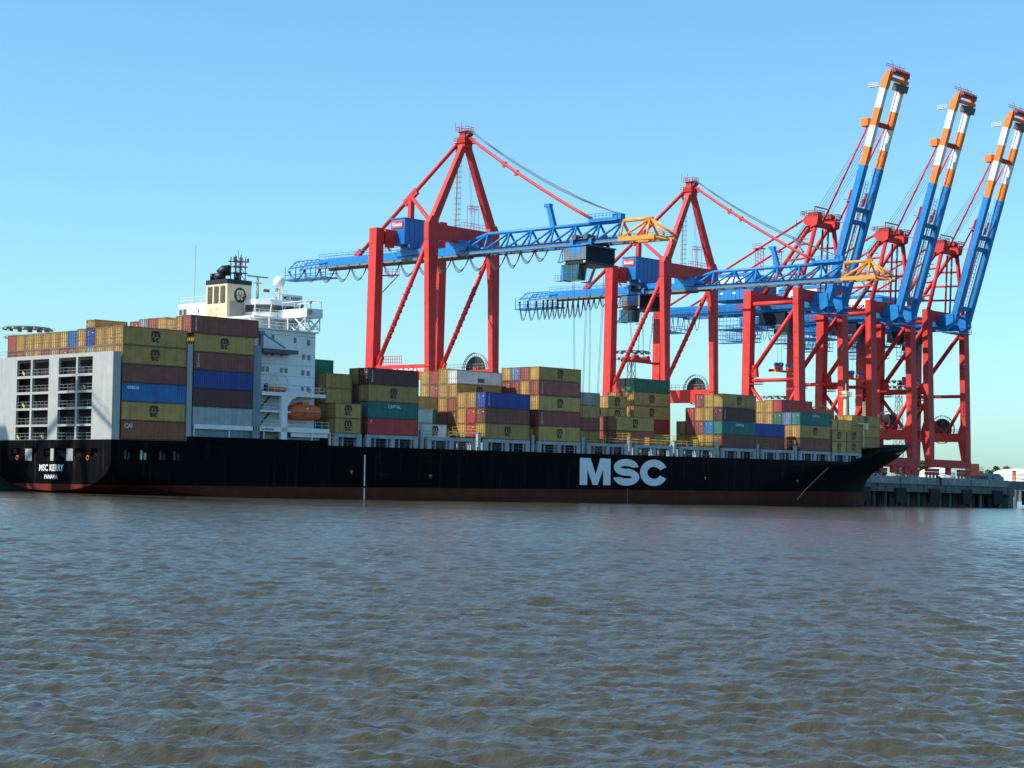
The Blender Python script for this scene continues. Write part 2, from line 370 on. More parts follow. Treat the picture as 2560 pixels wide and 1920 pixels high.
# ================================================================== lattice light masts on the terminal
def light_mast(x, y, top, label, half=1.6):
    t = thing('light_mast', label, 'light mast', (x, y, QZ), 'floodlight masts of the terminal')
    mb = MB(); H = top-2.2
    def w(z): return half*(1-0.55*(z-QZ)/(H-QZ))
    for sx in (-1, 1):
        for sy in (-1, 1): mb.tube((x+sx*w(QZ), y+sy*w(QZ), QZ+0.02), (x+sx*w(H), y+sy*w(H), H), 0.13, 5)
    n = 11; zs = [QZ+(H-QZ)*i/n for i in range(n+1)]
    for a, b in zip(zs[:-1], zs[1:]):
        for (s1, s2) in (((-1, -1), (1, -1)), ((1, -1), (1, 1)), ((1, 1), (-1, 1)), ((-1, 1), (-1, -1))):
            mb.tube((x+s1[0]*w(a), y+s1[1]*w(a), a), (x+s2[0]*w(b), y+s2[1]*w(b), b), 0.06, 4)
            mb.tube((x+s2[0]*w(a), y+s2[1]*w(a), a), (x+s1[0]*w(b), y+s1[1]*w(b), b), 0.06, 4)
    mb.build('lattice_tower', RAILG, t)
    for j, (z, r) in enumerate(((top-2.0, 4.4), (top-0.1, 5.0))):
        mb = MB().lathe([(r-0.6, z-0.1), (r, z-0.1), (r, z+0.12), (r-0.6, z+0.12)], (x, y), 20)
        for a in range(6):
            an = a*math.pi/3; mb.tube((x, y, z), (x+r*math.cos(an), y+r*math.sin(an), z), 0.1, 5)
        mb.build('ring_platform', RAILG, t)
        for a in range(14):
            an = a*2*math.pi/14; cx, cy = x+r*math.cos(an), y+r*math.sin(an)
            MB().box(cx-0.42, cx+0.42, cy-0.42, cy+0.42, z-0.55, z-0.12).build('floodlight', STEEL, t)
light_mast(55.5, 115, 34.3, 'floodlight mast head showing above the sternmost containers at far left')
light_mast(256, 110, 43.0, 'lattice floodlight mast behind the second crane and its hanging red spreader')
light_mast(337, 115, 34.0, 'floodlight mast head just above the red container ahead of the cranes')
light_mast(404, 110, 42.9, 'lattice floodlight mast seen between the rightmost crane legs')
# ================================================================== far shore: land, tanks, trees, wall
LAND = paint('far_land', (0.075, 0.085, 0.045), 0.95, var=0.25, scale=0.02, streak=0.0, spec=0.1)
FH = Vector((math.sin(YAW), math.cos(YAW), 0)); RH = Vector((math.cos(YAW), -math.sin(YAW), 0)); C0 = Vector((CAM.x, CAM.y, 0))
def fb(d, r, z): return C0+FH*d+RH*r+Vector((0, 0, z))
def slab(mb, d0, d1, r0, r1, z0, z1):
    return mb.hexa([fb(d0, r0, z0), fb(d0, r1, z0), fb(d1, r1, z0), fb(d1, r0, z0)], [fb(d0, r0, z1), fb(d0, r1, z1), fb(d1, r1, z1), fb(d1, r0, z1)])
far = slab(MB(), 1502, 5200, 120, 1500, -3, 9.0).build('far_bank', LAND); tag(far, kind='structure')
slab(MB(), 1499, 1502, 120, 1500, 8.2, 9.3).build('quay_deck', CONC, far)
slab(MB(), 1501, 1501.9, 120, 1500, -3, 8.19).build('quay_wall', CONCD, far)
for i in range(30):
    slab(MB(), 1499.2, 1500.6, 375+i*5.5, 376.6+i*5.5, -2, 8.19).build('wall_pile', CONC, far)
mb = MB(); pts = [fb(1499.4, 370+i*8, 9.3) for i in range(22)]; mb.rail(pts, 3.0, 4.0, 0.16); mb.build('wall_railing', RAILG, far)
TANKW = paint('tank_white', (0.80, 0.80, 0.77), 0.5, var=0.03, streak=0.06)
def tank(x, y, r, z1, dome, label):
    t = thing('storage_tank', label, 'tank', (x, y, 9.0), 'white storage tanks on the far bank')
    MB().lathe([(r, 9.02), (r, z1)], (x, y), 48).build('tank_shell', TANKW, t, True)
    prof = [(r*math.cos(a), z1+0.002+dome*math.sin(a)) for a in [i*math.pi/2/8 for i in range(8)]]+[(0.3, z1+dome)]
    MB().lathe(prof, (x, y), 48).build('dome_roof', TANKW, t, True)
    mb = MB()
    for z in (z1, z1-3.0):
        pts = [(x+(r+0.5)*math.cos(a), y+(r+0.5)*math.sin(a), z) for a in [i*2*math.pi/48 for i in range(49)]]; mb.path(pts, 0.18, 4)
    mb.build('ring_walkway', RAILG, t)
tank(1297, 537, 20.5, 22.0, 5.0, 'large white domed storage tank at the right edge behind the quay end')
tank(1250, 587, 15, 21.0, 5.2, 'white domed storage tank seen through the rightmost crane portal')
LEAF = paint('far_foliage', (0.060, 0.095, 0.028), 0.8, var=0.35, scale=0.25, streak=0.0, spec=0.15)
BARK = flat('bark', (0.07, 0.05, 0.035), 0.9)
def tree(x, y, h, rad, label, seed):
    rg = random.Random(seed); t = thing('tree', label, 'tree', (x, y, 9.0), 'trees on the far bank')
    mb = MB().tube((x, y, 8.9), (x+0.4, y, 9+h*0.5), rad*0.09, 8, rad*0.05)
    for i in range(6):
        a = rg.uniform(0, 6.28); mb.tube((x+0.3, y, 9+h*rg.uniform(0.3, 0.5)), (x+math.cos(a)*rad*0.6, y+math.sin(a)*rad*0.6, 9+h*rg.uniform(0.55, 0.8)), rad*0.035, 5, rad*0.015)
    mb.build('trunk', BARK, t)
    mb = MB(); cl = []
    for i in range(16):
        a = rg.uniform(0, 6.28); q = rg.uniform(0.2, 0.85); zz = rg.uniform(0.42, 0.9)
        cl.append((x+math.cos(a)*rad*q*(1.15-abs(zz-0.6)), y+math.sin(a)*rad*q, 9+h*zz, rad*rg.uniform(0.22, 0.40)))
    for i in range(2600):
        c = cl[rg.randrange(len(cl))]; d = Vector((rg.gauss(0, 1), rg.gauss(0, 1), rg.gauss(0, 1))).normalized()*c[3]*rg.uniform(0.55, 1.05)
        p = Vector(c[:3])+Vector((d.x, d.y, d.z*0.75)); s = rad*rg.uniform(0.035, 0.075)
        u = Vector((rg.gauss(0, 1), rg.gauss(0, 1), rg.gauss(0, 1))).normalized(); v = u.cross(Vector((rg.gauss(0, 1), rg.gauss(0, 1), rg.gauss(0, 1)))).normalized()
        mb.add([p+u*s, p+v*s, p-u*s, p-v*s], [(0, 1, 2, 3)])
    mb.build('crown', LEAF, t)
tree(1328, 577, 18.0, 8, 'bushy tree beside the white storage tank at far right', 1)
tree(1335, 570, 21.5, 9, 'taller tree rising behind the left shoulder of the white tank', 2)
tree(1329, 649, 26.0, 10, 'dark green tree between the rightmost crane legs', 3)
tree(1338, 640, 23.0, 9, 'lower green tree right of its twin between the crane legs', 4)
tree(1318, 660, 22.0, 10, 'small tree left of the white tank behind the crane bogies', 5)
# beacon on the quay corner
t = thing('harbour_beacon', 'slim red lattice beacon standing behind the quay end at right', 'beacon', (426, 77, 5.0))
mb = MB().tube((426, 77, -2), (426, 77, 6.6), 1.2, 10); mb.build('foundation', CONC, t)
mb = MB()
for a in range(4):
    an = math.pi/4+a*math.pi/2; mb.tube((426+0.75*math.cos(an), 77+0.75*math.sin(an), 6.6), (426+0.4*math.cos(an), 77+0.4*math.sin(an), 12), 0.14, 5)
for z in (7.5, 8.5, 9.5, 10.5, 11.5, 12.0): mb.box(425.45, 426.55, 76.45, 77.55, z-0.12, z+0.12)
mb.build('beacon_tower', ORB, t); MB().box(425.2, 426.8, 76.2, 77.8, 12.12, 12.3).build('top_plate', DGREY, t)
# ================================================================== container ship (ship frame: X forward, Y to port, Z up, Y=0 starboard stack face)
YC = 16.2; HB = 16.3
ship = thing('container_ship', 'long black-hulled container ship with grey stern gallery and white letters on its side', 'ship', (110, YC, -9.5), frame=SHIP)
def hull_mat():
    m = bpy.data.materials.new('hull_paint'); m.use_nodes = True; nt = m.node_tree; N = nt.nodes; Lk = nt.links; b = N['Principled BSDF']
    tc = N.new('ShaderNodeTexCoord'); sep = N.new('ShaderNodeSeparateXYZ'); Lk.new(tc.outputs['Object'], sep.inputs[0])
    st = N.new('ShaderNodeMath'); st.operation = 'GREATER_THAN'; st.inputs[1].default_value = -5.1+9.5; Lk.new(sep.outputs['Z'], st.inputs[0])
    n1 = N.new('ShaderNodeTexNoise'); n1.inputs['Scale'].default_value = 0.25; n1.inputs['Detail'].default_value = 6
    mp = N.new('ShaderNodeMapping'); mp.inputs['Scale'].default_value = (0.35, 1, 0.06); Lk.new(tc.outputs['Object'], mp.inputs[0])
    n2 = N.new('ShaderNodeTexNoise'); n2.inputs['Scale'].default_value = 1.5; n2.inputs['Detail'].default_value = 6; Lk.new(mp.outputs[0], n2.inputs['Vector'])
    Lk.new(tc.outputs['Object'], n1.inputs['Vector'])
    k = N.new('ShaderNodeMix'); k.data_type = 'RGBA'; Lk.new(n2.outputs['Fac'], k.inputs['Factor']); k.inputs['A'].default_value = (0.0012, 0.0013, 0.0018, 1); k.inputs['B'].default_value = (0.006, 0.006, 0.007, 1)
    r = N.new('ShaderNodeMix'); r.data_type = 'RGBA'; Lk.new(n1.outputs['Fac'], r.inputs['Factor']); r.inputs['A'].default_value = (0.065, 0.016, 0.012, 1); r.inputs['B'].default_value = (0.165, 0.038, 0.026, 1)
    mx = N.new('ShaderNodeMix'); mx.data_type = 'RGBA'; Lk.new(st.outputs[0], mx.inputs['Factor']); Lk.new(r.outputs['Result'], mx.inputs['A']); Lk.new(k.outputs['Result'], mx.inputs['B'])
    mp3 = N.new('ShaderNodeMapping'); mp3.inputs['Scale'].default_value = (1.6, 1, 0.09); Lk.new(tc.outputs['Object'], mp3.inputs[0])
    n5 = N.new('ShaderNodeTexNoise'); n5.inputs['Scale'].default_value = 1.0; n5.inputs['Detail'].default_value = 7; Lk.new(mp3.outputs[0], n5.inputs['Vector'])
    rr = N.new('ShaderNodeMapRange'); rr.inputs[1].default_value = 0.60; rr.inputs[2].default_value = 0.74; rr.inputs[4].default_value = 0.55; Lk.new(n5.outputs['Fac'], rr.inputs[0])
    mr = N.new('ShaderNodeMix'); mr.data_type = 'RGBA'; Lk.new(rr.outputs[0], mr.inputs['Factor']); Lk.new(mx.outputs['Result'], mr.inputs['A']); mr.inputs['B'].default_value = (0.050, 0.028, 0.020, 1)
    mp4 = N.new('ShaderNodeMapping'); mp4.inputs['Scale'].default_value = (0.10, 1, 1.4); Lk.new(tc.outputs['Object'], mp4.inputs[0])
    n6 = N.new('ShaderNodeTexNoise'); n6.inputs['Scale'].default_value = 1.0; n6.inputs['Detail'].default_value = 8; n6.inputs['Roughness'].default_value = 0.7; Lk.new(mp4.outputs[0], n6.inputs['Vector'])
    r6 = N.new('ShaderNodeMapRange'); r6.inputs[1].default_value = 0.62; r6.inputs[2].default_value = 0.70; r6.inputs[4].default_value = 0.5; Lk.new(n6.outputs['Fac'], r6.inputs[0])
    ms = N.new('ShaderNodeMix'); ms.data_type = 'RGBA'; Lk.new(r6.outputs[0], ms.inputs['Factor']); Lk.new(mr.outputs['Result'], ms.inputs['A']); ms.inputs['B'].default_value = (0.035, 0.036, 0.040, 1)
    # silt line and weed just above the water: the bottom metre of the boot topping is stained
    sl = N.new('ShaderNodeMapRange'); sl.inputs[1].default_value = 1.2; sl.inputs[2].default_value = 3.2; sl.inputs[3].default_value = 0.75; sl.inputs[4].default_value = 0.0; Lk.new(sep.outputs['Z'], sl.inputs[0])
    mz = N.new('ShaderNodeMix'); mz.data_type = 'RGBA'; Lk.new(sl.outputs[0], mz.inputs['Factor']); Lk.new(ms.outputs['Result'], mz.inputs['A']); mz.inputs['B'].default_value = (0.030, 0.024, 0.016, 1)
    Lk.new(mz.outputs['Result'], b.inputs['Base Color']); b.inputs['Roughness'].default_value = 0.6; b.inputs['Specular IOR Level'].default_value = 0.03
    # plate seams as fine relief
    br = N.new('ShaderNodeTexBrick'); br.inputs['Scale'].default_value = 1; br.inputs['Brick Width'].default_value = 9.0; br.inputs['Row Height'].default_value = 2.6; br.inputs['Mortar Size'].default_value = 0.03
    br.inputs['Color1'].default_value = br.inputs['Color2'].default_value = (1, 1, 1, 1); br.inputs['Mortar'].default_value = (0, 0, 0, 1)
    cx = N.new('ShaderNodeCombineXYZ'); Lk.new(sep.outputs['X'], cx.inputs[0]); Lk.new(sep.outputs['Z'], cx.inputs[1]); Lk.new(cx.outputs[0], br.inputs['Vector'])
    bp = N.new('ShaderNodeBump'); bp.inputs['Distance'].default_value = 0.02; bp.inputs['Strength'].default_value = 0.5; Lk.new(br.outputs['Color'], bp.inputs['Height'])
    n3 = N.new('ShaderNodeTexNoise'); n3.inputs['Scale'].default_value = 0.45; Lk.new(tc.outputs['Object'], n3.inputs['Vector'])
    bp2 = N.new('ShaderNodeBump'); bp2.inputs['Distance'].default_value = 0.05; bp2.inputs['Strength'].default_value = 0.6; Lk.new(n3.outputs['Fac'], bp2.inputs['Height']); Lk.new(bp.outputs[0], bp2.inputs['Normal'])
    Lk.new(bp2.outputs[0], b.inputs['Normal'])
    return m
HULL = hull_mat()
def lerp_tab(tab, x):
    if x <= tab[0][0]: return tab[0][1]
    for (a, va), (b, vb) in zip(tab[:-1], tab[1:]):
        if x <= b: return va+(vb-va)*(x-a)/(b-a)
    return tab[-1][1]
def xstem(z): return lerp_tab([(-10, 234.6), (-8, 234.3), (-5, 234.2), (-2.5, 235.2), (-0.5, 237.4), (1.1, 240.6), (3.8, 246.2), (7.1, 251)], z)
def x0bow(z): return lerp_tab([(-10, 148), (-5, 160), (0, 182), (3, 198), (7, 206)], z)
def ztop(x): return lerp_tab([(12.4, 1.85), (12.5, 2.7), (41.5, 2.7), (41.6, 1.9), (209.5, 1.9), (211.2, 3.0), (215, 5.1), (226, 6.0), (240, 6.6), (251, 7.1)], x)
def zrows(x):
    zt = ztop(x); zb = -6.2-3.8*min(1, max(0, (x+1.75)/24))**0.8
    fr = [0, .14, .28, .42, .55, .67, .78, .88, .95, 1.0]
    return [zt, 0.45, -1.15]+[-1.15+(zb+1.15)*q for q in fr[1:]], zb
def hbs(x, z, zb):   # half breadth aft and amidships
    zc = -1.0-6.5*min(1, max(0, (x+1.75)/30))
    if z >= zc: return HB
    u = min(1, (zc-z)/(zc-zb)); a = 2.5+3*min(1, max(0, (x+1.75)/40))
    return HB*max(0.0, 1-u**a)**0.46
cols = []
for x in [-1.75, -1.0, 0.6, 2.4, 3.2, 5.6, 6.4, 9.0, 9.8, 11.6, 12.4, 12.5, 16, 20, 26, 32, 41.5, 41.6, 60, 80, 100, 120, 140]:
    zs, zb = zrows(x); cols.append([(x, hbs(x, z, zb), z) for z in zs])
for q in np.linspace(0.25, 1, 4):
    col = []
    for z in zrows(140)[0]: col.append((140+(x0bow(z)-140)*q, hbs(140, z, -10), z))
    cols.append(col)
for q in [0.04, 0.09, .15, .22, .3, .38, .46, .54, .62, .70, .77, .84, .9, .95, .985, 1.0]:
    col = []
    zt = 2.0
    for _ in range(12):
        xx = x0bow(zt)+(xstem(zt)-x0bow(zt))*q; zt = ztop(xx)
    base = [zt]+[zt+(-10-zt)*g for g in (.09, .18, .27, .36, .45, .54, .64, .74, .84, .93, 1.0)]
    for z in base:
        x0, x1 = x0bow(z), xstem(z); e = lerp_tab([(-10, 1.0), (-3, 0.85), (2, 0.66), (7, 0.55)], z); p = lerp_tab([(-10, 1.6), (0, 1.8), (7, 2.1)], z)
        col.append((x0+(x1-x0)*q, HB*max(0, 1-q**p)**e, z))
    cols.append(col)
NR = 12
def hull():
    mb = MB()
    for s in (-1, 1):
        n0 = len(mb.v)
        for c in cols:
            for (x, b, z) in c: mb.v.append((x, YC+s*b, z))
        for i in range(len(cols)-1):
            for j in range(NR-1):
                if j == 1 and cols[i][0][0] in (0.6, 3.2, 6.4, 9.8) and s < 2: continue   # mooring openings
                f = (n0+i*NR+j, n0+(i+1)*NR+j, n0+(i+1)*NR+j+1, n0+i*NR+j+1)
                mb.f.append(f if s < 0 else f[::-1])
    m = len(cols)*NR
    for j in range(2, NR-1):         # transom below the mooring deck
        mb.f.append((j, j+1, m+j+1, m+j))
    for i in range(len(cols)-1):     # weather deck
        mb.f.append((i*NR, m+i*NR, m+(i+1)*NR, (i+1)*NR))
    o = mb.build('hull', HULL, ship); fixn(o.data)
    o.data.polygons.foreach_set('use_smooth', [False]*len(o.data.polygons)); return o
HULLO = hull()
for p in HULLO.data.polygons:
    if p.center.x+110 > 145 and abs(p.normal.z) < 0.9: p.use_smooth = True
def holed(mb, u0, u1, v0, v1, holes, fn, t0, t1):
    """wall slab in (u,v) with rectangular holes, thickness t0..t1"""
    us = sorted({u0, u1}|{h[0] for h in holes}|{h[1] for h in holes}); vs = sorted({v0, v1}|{h[2] for h in holes}|{h[3] for h in holes})
    solid = {}
    for i in range(len(us)-1):
        for j in range(len(vs)-1):
            cu, cv = (us[i]+us[i+1])/2, (vs[j]+vs[j+1])/2
            solid[i, j] = not any(h[0] < cu < h[1] and h[2] < cv < h[3] for h in holes)
    for (i, j), ok in solid.items():
        if not ok: continue
        a, b, c, d = us[i], us[i+1], vs[j], vs[j+1]
        P = [fn(a, c, t0), fn(b, c, t0), fn(b, d, t0), fn(a, d, t0)]; Q = [fn(a, c, t1), fn(b, c, t1), fn(b, d, t1), fn(a, d, t1)]
        n = len(mb.v); mb.v += P+Q; mb.f += [(n, n+3, n+2, n+1), (n+4, n+5, n+6, n+7)]
        for (di, dj, e) in ((0, -1, (0, 1)), (1, 0, (1, 2)), (0, 1, (2, 3)), (-1, 0, (3, 0))):
            if not solid.get((i+di, j+dj), False): mb.f.append((n+e[0], n+e[1], n+4+e[1], n+4+e[0]))
    return mb
fx = lambda u, v, t: (t, u, v)
# black mooring-deck band of the transom
moor = [(24.9, 27.5, -0.8, 0.5), (19.9, 21.4, -0.8, 0.5), (16.4, 18.1, -0.8, 0.5), (12.1, 15.0, -0.8, 0.5), (6.9, 9.6, -0.8, 0.5), (3.4, 5.2, -0.8, 0.5), (28.6, 30.2, -0.6, 0.4)]
o = holed(MB(), YC-HB, YC+HB, -1.15, 1.85, moor, fx, -1.76, -1.45).build('transom_band', HULL, ship); fixn(o.data)
for (a, b) in ((21.5, 23.4), (10.0, 11.8), (15.3, 16.2)):
    MB().box(-1.80, -1.765, a, b, -1.45, 0.45).build('fairlead_plate', GREY, ship)
MB().box(-1.2, 12.2, 0.2, 32.2, -1.45, -1.25).build('mooring_deck', DGREY, ship)
MB().box(12.2, 12.4, 0.2, 32.2, -1.25, 1.7).build('mooring_bulkhead', DGREY, ship)
for i, yy in enumerate((4, 8.6, 13.5, 17.5, 20.7, 26)):
    mb = MB().tube((2.0, yy-0.6, -0.5), (2.0, yy+0.6, -0.5), 0.45, 12); mb.box(1.6, 2.4, yy-0.75, yy-0.6, -1.25, 0.1); mb.box(1.6, 2.4, yy+0.6, yy+0.75, -1.25, 0.1)
    mb.build('mooring_winch', DECKG, ship)
for xx in (1.4, 4.4, 8.0, 10.7):
    mb = MB().box(xx-0.15, xx+0.15, 0.6, 0.9, -1.25, 0.3); mb.box(xx+0.5, xx+0.75, 0.5, 0.8, -1.25, -0.1); mb.build('bollard', RAILW if xx == 4.4 else DGREY, ship)
# grey stern gallery
cw = [(22.5, 26.5), (17.3, 22.0), (9.8, 14.6), (5.3, 9.3)]; rw = [(12.15, 15.0-0.25), (9.55, 11.75), (6.95, 9.15), (4.3, 6.6), (1.9, 3.95)]
holes = [(a, b, c, d) for a, b in cw for c, d in rw]
o = holed(MB(), YC-HB, YC+HB, 1.854, 15.35, holes, fx, -1.75, -1.3).build('stern_gallery_wall', GREY, ship); fixn(o.data)
MB().box(-0.40, -0.33, 0.45, 31.95, 1.95, 15.0).build('gallery_shade_sheet', flat('gallery_shade_black', (0.010, 0.0095, 0.009), 0.8), ship)  # added near-black sheet stands in for the shade inside the gallery
for yy in (YC-HB, YC+HB-0.4): MB().box(-1.297, -0.32, yy, yy+0.4, 1.854, 15.35).build('gallery_side', GREY, ship)
for (c, d) in rw[:-1]:
    MB().box(-1.3, -0.41, 0.5, 31.9, c-0.36, c-0.2).build('gallery_floor', GREY, ship)
for a, b in cw:
    for c, d in rw:
        MB().rail([(-1.62, a, c), (-1.62, b, c)], 1.0, 1.2, 0.035).build('gallery_rail', RAILG, ship)
MB().rail([(-1.5, 0.2, 15.35), (-1.5, 32.2, 15.35)], 1.0, 2.2, 0.03).build('gallery_top_rail', RAILG, ship)
for (yy, zz) in ((24.8, 12.3), (24.6, 7.1), (7.6, 9.7), (19.0, 2.0), (26.0, 2.0)):
    MB().beam((-1.55, yy-0.3, zz+0.05), (-1.55, yy+0.3, zz+0.55), 0.15, 0.35).build('yellow_chock', RAILY, ship)
for yy in (25.6, 5.9):
    t = thing('life_ring', ['orange life ring hung on the transom %s the ship name' % s for s in ('left of', 'right of')][yy < 16], 'life ring', (-1.82, yy, -1.0), 'life rings on the transom', SHIP)
    mb = MB().path([(-1.83, yy+0.33*math.cos(a), -1.0+0.33*math.sin(a)) for a in [i*2*math.pi/16 for i in range(17)]], 0.09, 6); mb.build('ring', BOATO, t, True)
letter('ship_name', text_mesh('MSC KERRY', 1.42, LETTERW, 0.035, align='CENTER', sx=0.92), ship, (-1.80, 15.9, -3.05), (0, -1, 0), (0, 0, 1))
letter('home_port', text_mesh('PANAMA', 0.92, LETTERW, 0.02, align='CENTER'), ship, (-1.80, 15.9, -4.3), (0, -1, 0), (0, 0, 1))
# ---- big MSC lettering on the side
fy = lambda a, b, t: (a, t, b)
T0, T1 = YC-HB-0.03, YC-HB-0.002
def arc(cx, cz, rx, rz, a0, a1, n=18): return [(cx+rx*math.cos(math.radians(a0+(a1-a0)*i/n)), cz+rz*math.sin(math.radians(a0+(a1-a0)*i/n))) for i in range(n+1)]
Zb, Zt = -4.2, 1.05; Hh = Zt-Zb
mb = MB(); x0, x1 = 107.2, 116.5; st = 2.25
mb.prism([(x0, Zb), (x0+st, Zb), (x0+st, Zt), (x0, Zt)], fy, T0, T1); mb.prism([(x1-st, Zb), (x1, Zb), (x1, Zt), (x1-st, Zt)], fy, T0, T1)
xm = (x0+x1)/2
mb.prism([(x0+st, Zt), (x0+st, Zt-2.2), (xm-0.75, Zb), (xm+0.1, Zb), (xm+0.1, Zt-3.2), (x0+st+0.9, Zt)], fy, T0, T1)
mb.prism([(x1-st, Zt), (x1-st-0.9, Zt), (xm+0.1, Zt-3.2), (xm+0.1, Zb), (xm+0.75, Zb), (x1-st, Zt-2.2)], fy, T0, T1)
mb.build('letter_m', LETTERW, ship)
def ribbon(mb, pts, w):
    L = []; Rr = []
    for i, p in enumerate(pts):
        a = pts[max(0, i-1)]; b = pts[min(len(pts)-1, i+1)]; d = Vector((b[0]-a[0], b[1]-a[1])).normalized(); ww = w[i] if isinstance(w, list) else w
        L.append((p[0]-d.y*ww/2, p[1]+d.x*ww/2)); Rr.append((p[0]+d.y*ww/2, p[1]-d.x*ww/2))
    return mb.strip(L, Rr, fy, T0, T1)
def eband(mb, cx, cz, ox, oz, ix, iz, a0, a1, n):   # band between two ellipses
    A = [math.radians(a0+(a1-a0)*i/n) for i in range(n+1)]
    return mb.strip([(cx+ox*math.cos(a), cz+oz*math.sin(a)) for a in A], [(cx+ix*math.cos(a), cz+iz*math.sin(a)) for a in A], fy, T0, T1)
zm = (Zb+Zt)/2; mb = MB()
eband(mb, 121.35, zm+0.97, 3.85, 1.68, 1.75, 0.28, 2, 270, 30); eband(mb, 121.45, zm-0.97, 4.05, 1.70, 1.75, 0.28, 90, -176, 30)
mb.prism([(121.35, zm+0.69), (121.45, zm+0.69), (121.45, zm-0.69), (121.35, zm-0.69)], fy, T0, T1); mb.build('letter_s', LETTERW, ship)
mb = MB(); eband(mb, 130.25, zm, 4.45, 2.68, 2.15, 1.22, 26, 334, 40); mb.build('letter_c', LETTERW, ship)
def hull_pt(x, z):   # starboard hull surface point
    z0 = z
    if x <= x0bow(z): return (x, YC-hbs(min(x, 140), z, zrows(min(x, 140))[1]), z)
    q = (x-x0bow(z))/(xstem(z)-x0bow(z)); e = lerp_tab([(-10, 1.0), (-3, 0.85), (2, 0.66), (7, 0.55)], z); p = lerp_tab([(-10, 1.6), (0, 1.8), (7, 2.1)], z)
    return (x, YC-HB*max(0, 1-q**p)**e, z)
MB().box(50.4, 50.68, T0, T1, -4.9, 0.5).build('draft_line', LETTERW, ship); MB().box(50.4, 50.68, T0, T1, -7.4, -5.25).build('draft_line', LETTERW, ship)
mb = MB()
for i in range(10):
    a, b = i/10, (i+1)/10; zA, zB2 = 0.4-7.4*a, 0.4-7.4*b; xa, xb = 194.5-8.6*a, 194.5-8.6*b
    pa, pb = Vector(hull_pt(xa, zA)), Vector(hull_pt(xb, zB2)); mb.beam(pa+Vector((0, -0.05, 0)), pb+Vector((0, -0.05, 0)), 0.08, 0.11)
mb.build('bow_mark_line', flat('mark_grey', (0.4, 0.42, 0.44)), ship)
p = Vector(hull_pt(229.0, 4.3)); q = Vector(hull_pt(235.0, 4.5)); up = (Vector(hull_pt(230.5, 5.2))-Vector(hull_pt(230.5, 3.8)))
letter('bow_name', text_mesh('MSC KERRY', 1.0, LETTERW, 0.015), ship, p+Vector((0, -0.25, -0.3)), q-p, up)
for (xx, zz) in ((66.5, -2.9), (147.5, -2.4), (181.5, -2.7), (47.5, -2.4)):
    mb = MB().box(xx-0.35, xx+0.35, T0, T1, zz, zz+0.16); mb.box(xx-0.08, xx+0.08, T0, T1, zz-0.45, zz+0.16); mb.build('tug_mark', flat('mark_grey', (0.4, 0.42, 0.44)), ship)
mb = MB()
for k in range(7):
    mb.box(121.7, 121.86, T0-0.01, T1-0.01, -7.6+k*0.42, -7.42+k*0.42)
mb.build('draft_marks', flat('mark_grey', (0.4, 0.42, 0.44)), ship)
for k, xx in enumerate((30, 44, 60, 76, 92, 148, 164, 178)):   # fender strakes / rubbing bars seen as faint lines
    MB().box(xx, xx+0.12, T0+0.0, T1, -4.6, 1.7).build('side_strake', HULL, ship)
# ---- pillars between stern bays
for (xa, xb, zz, bz) in ((12.35, 13.35, 17.3, 1.86), (25.75, 27.3, 17.95, 2.72)):
    for yy in (0.0, 31.4): MB().box(xa, xb, yy, yy+1.0, bz, zz).build('lashing_pillar', GREY if xa < 20 else DECKG, ship)
    for zz2 in (6.8, 12.4, zz-1.1): MB().box(xa+0.1, xb-0.1, 1.0, 31.4, zz2, zz2+0.25).build('lashing_walkway', DECKG, ship)
MB().rail([(12.4, 0.1, 17.3), (13.3, 0.1, 17.3)], 1.1, 0.4, 0.05).build('platform_rail', RAILY, ship)
# ---- side platforms below the house
def plate(n, x0, x1, y0, y1, z0, z1, m=None): return MB().box(x0, x1, y0, y1, z0, z1).build(n, m or SWHITE, ship)
plate('side_band', 13.9, 42.4, 0.0, 0.35, 3.95, 4.7); plate('side_deck', 13.9, 42.4, 0.35, 3.0, 4.42, 4.62)
for xx in (13.95, 21.0, 28.2, 38.6): plate('deck_post', xx, xx+0.18, 0.1, 0.28, 2.72 if xx < 41 else 1.92, 3.95)
plate('inner_wall', 13.9, 31.0, 3.0, 3.2, 2.72, 4.4)
for xx in (24.3, 27.0): plate('doorway', xx, xx+0.8, 2.97, 2.998, 2.74, 4.1, DGREY)
plate('davit_post', 31.8, 33.1, 0.0, 0.6, 1.92, 9.95)
plate('boat_platform', 27.6, 34.1, 0.36, 3.0, 7.15, 7.45); plate('boat_platform', 27.6, 41.4, 0.2, 3.0, 10.0, 10.3); plate('platform_edge', 27.6, 41.4, 0.0, 0.2, 9.9, 10.5)
plate('davit_bracket', 34.3, 42.4, 0.36, 0.6, 3.2, 3.94)
plate('lower_box', 33.2, 40.8, 0.7, 2.8, 2.0, 3.1, DECKG)
mb = MB().prism([(33.1, 9.95), (35.4, 9.95), (34.0, 9.3), (33.1, 8.0)], fy, 0.1, 0.5); mb.build('davit_knee', SWHITE, ship)
MB().rail([(13.9, 0.1, 4.7), (31.6, 0.1, 4.7)], 1.1, 1.7, 0.035).build('deck_railing', RAILW, ship)
MB().rail([(33.4, 0.1, 4.7), (42.3, 0.1, 4.7)], 1.1, 1.4, 0.035).build('deck_railing', RAILW, ship)
MB().rail([(27.6, 0.5, 7.45), (31.6, 0.5, 7.45)], 1.1, 1.0, 0.035).build('deck_railing', RAILW, ship)
MB().rail([(27.6, 0.1, 10.5), (41.2, 0.1, 10.5), (41.2, 2.8, 10.5)], 1.1, 1.3, 0.035).build('deck_railing', RAILW, ship)
for a, b in (((28.2, 1.6, 7.4), (30.9, 1.6, 10.1)), ((28.2, 1.6, 4.6), (30.9, 1.6, 7.3))):
    mb = MB().beam(a, b, 0.8, 0.12); mb.build('stairway', STEEL, ship)
mb = MB()
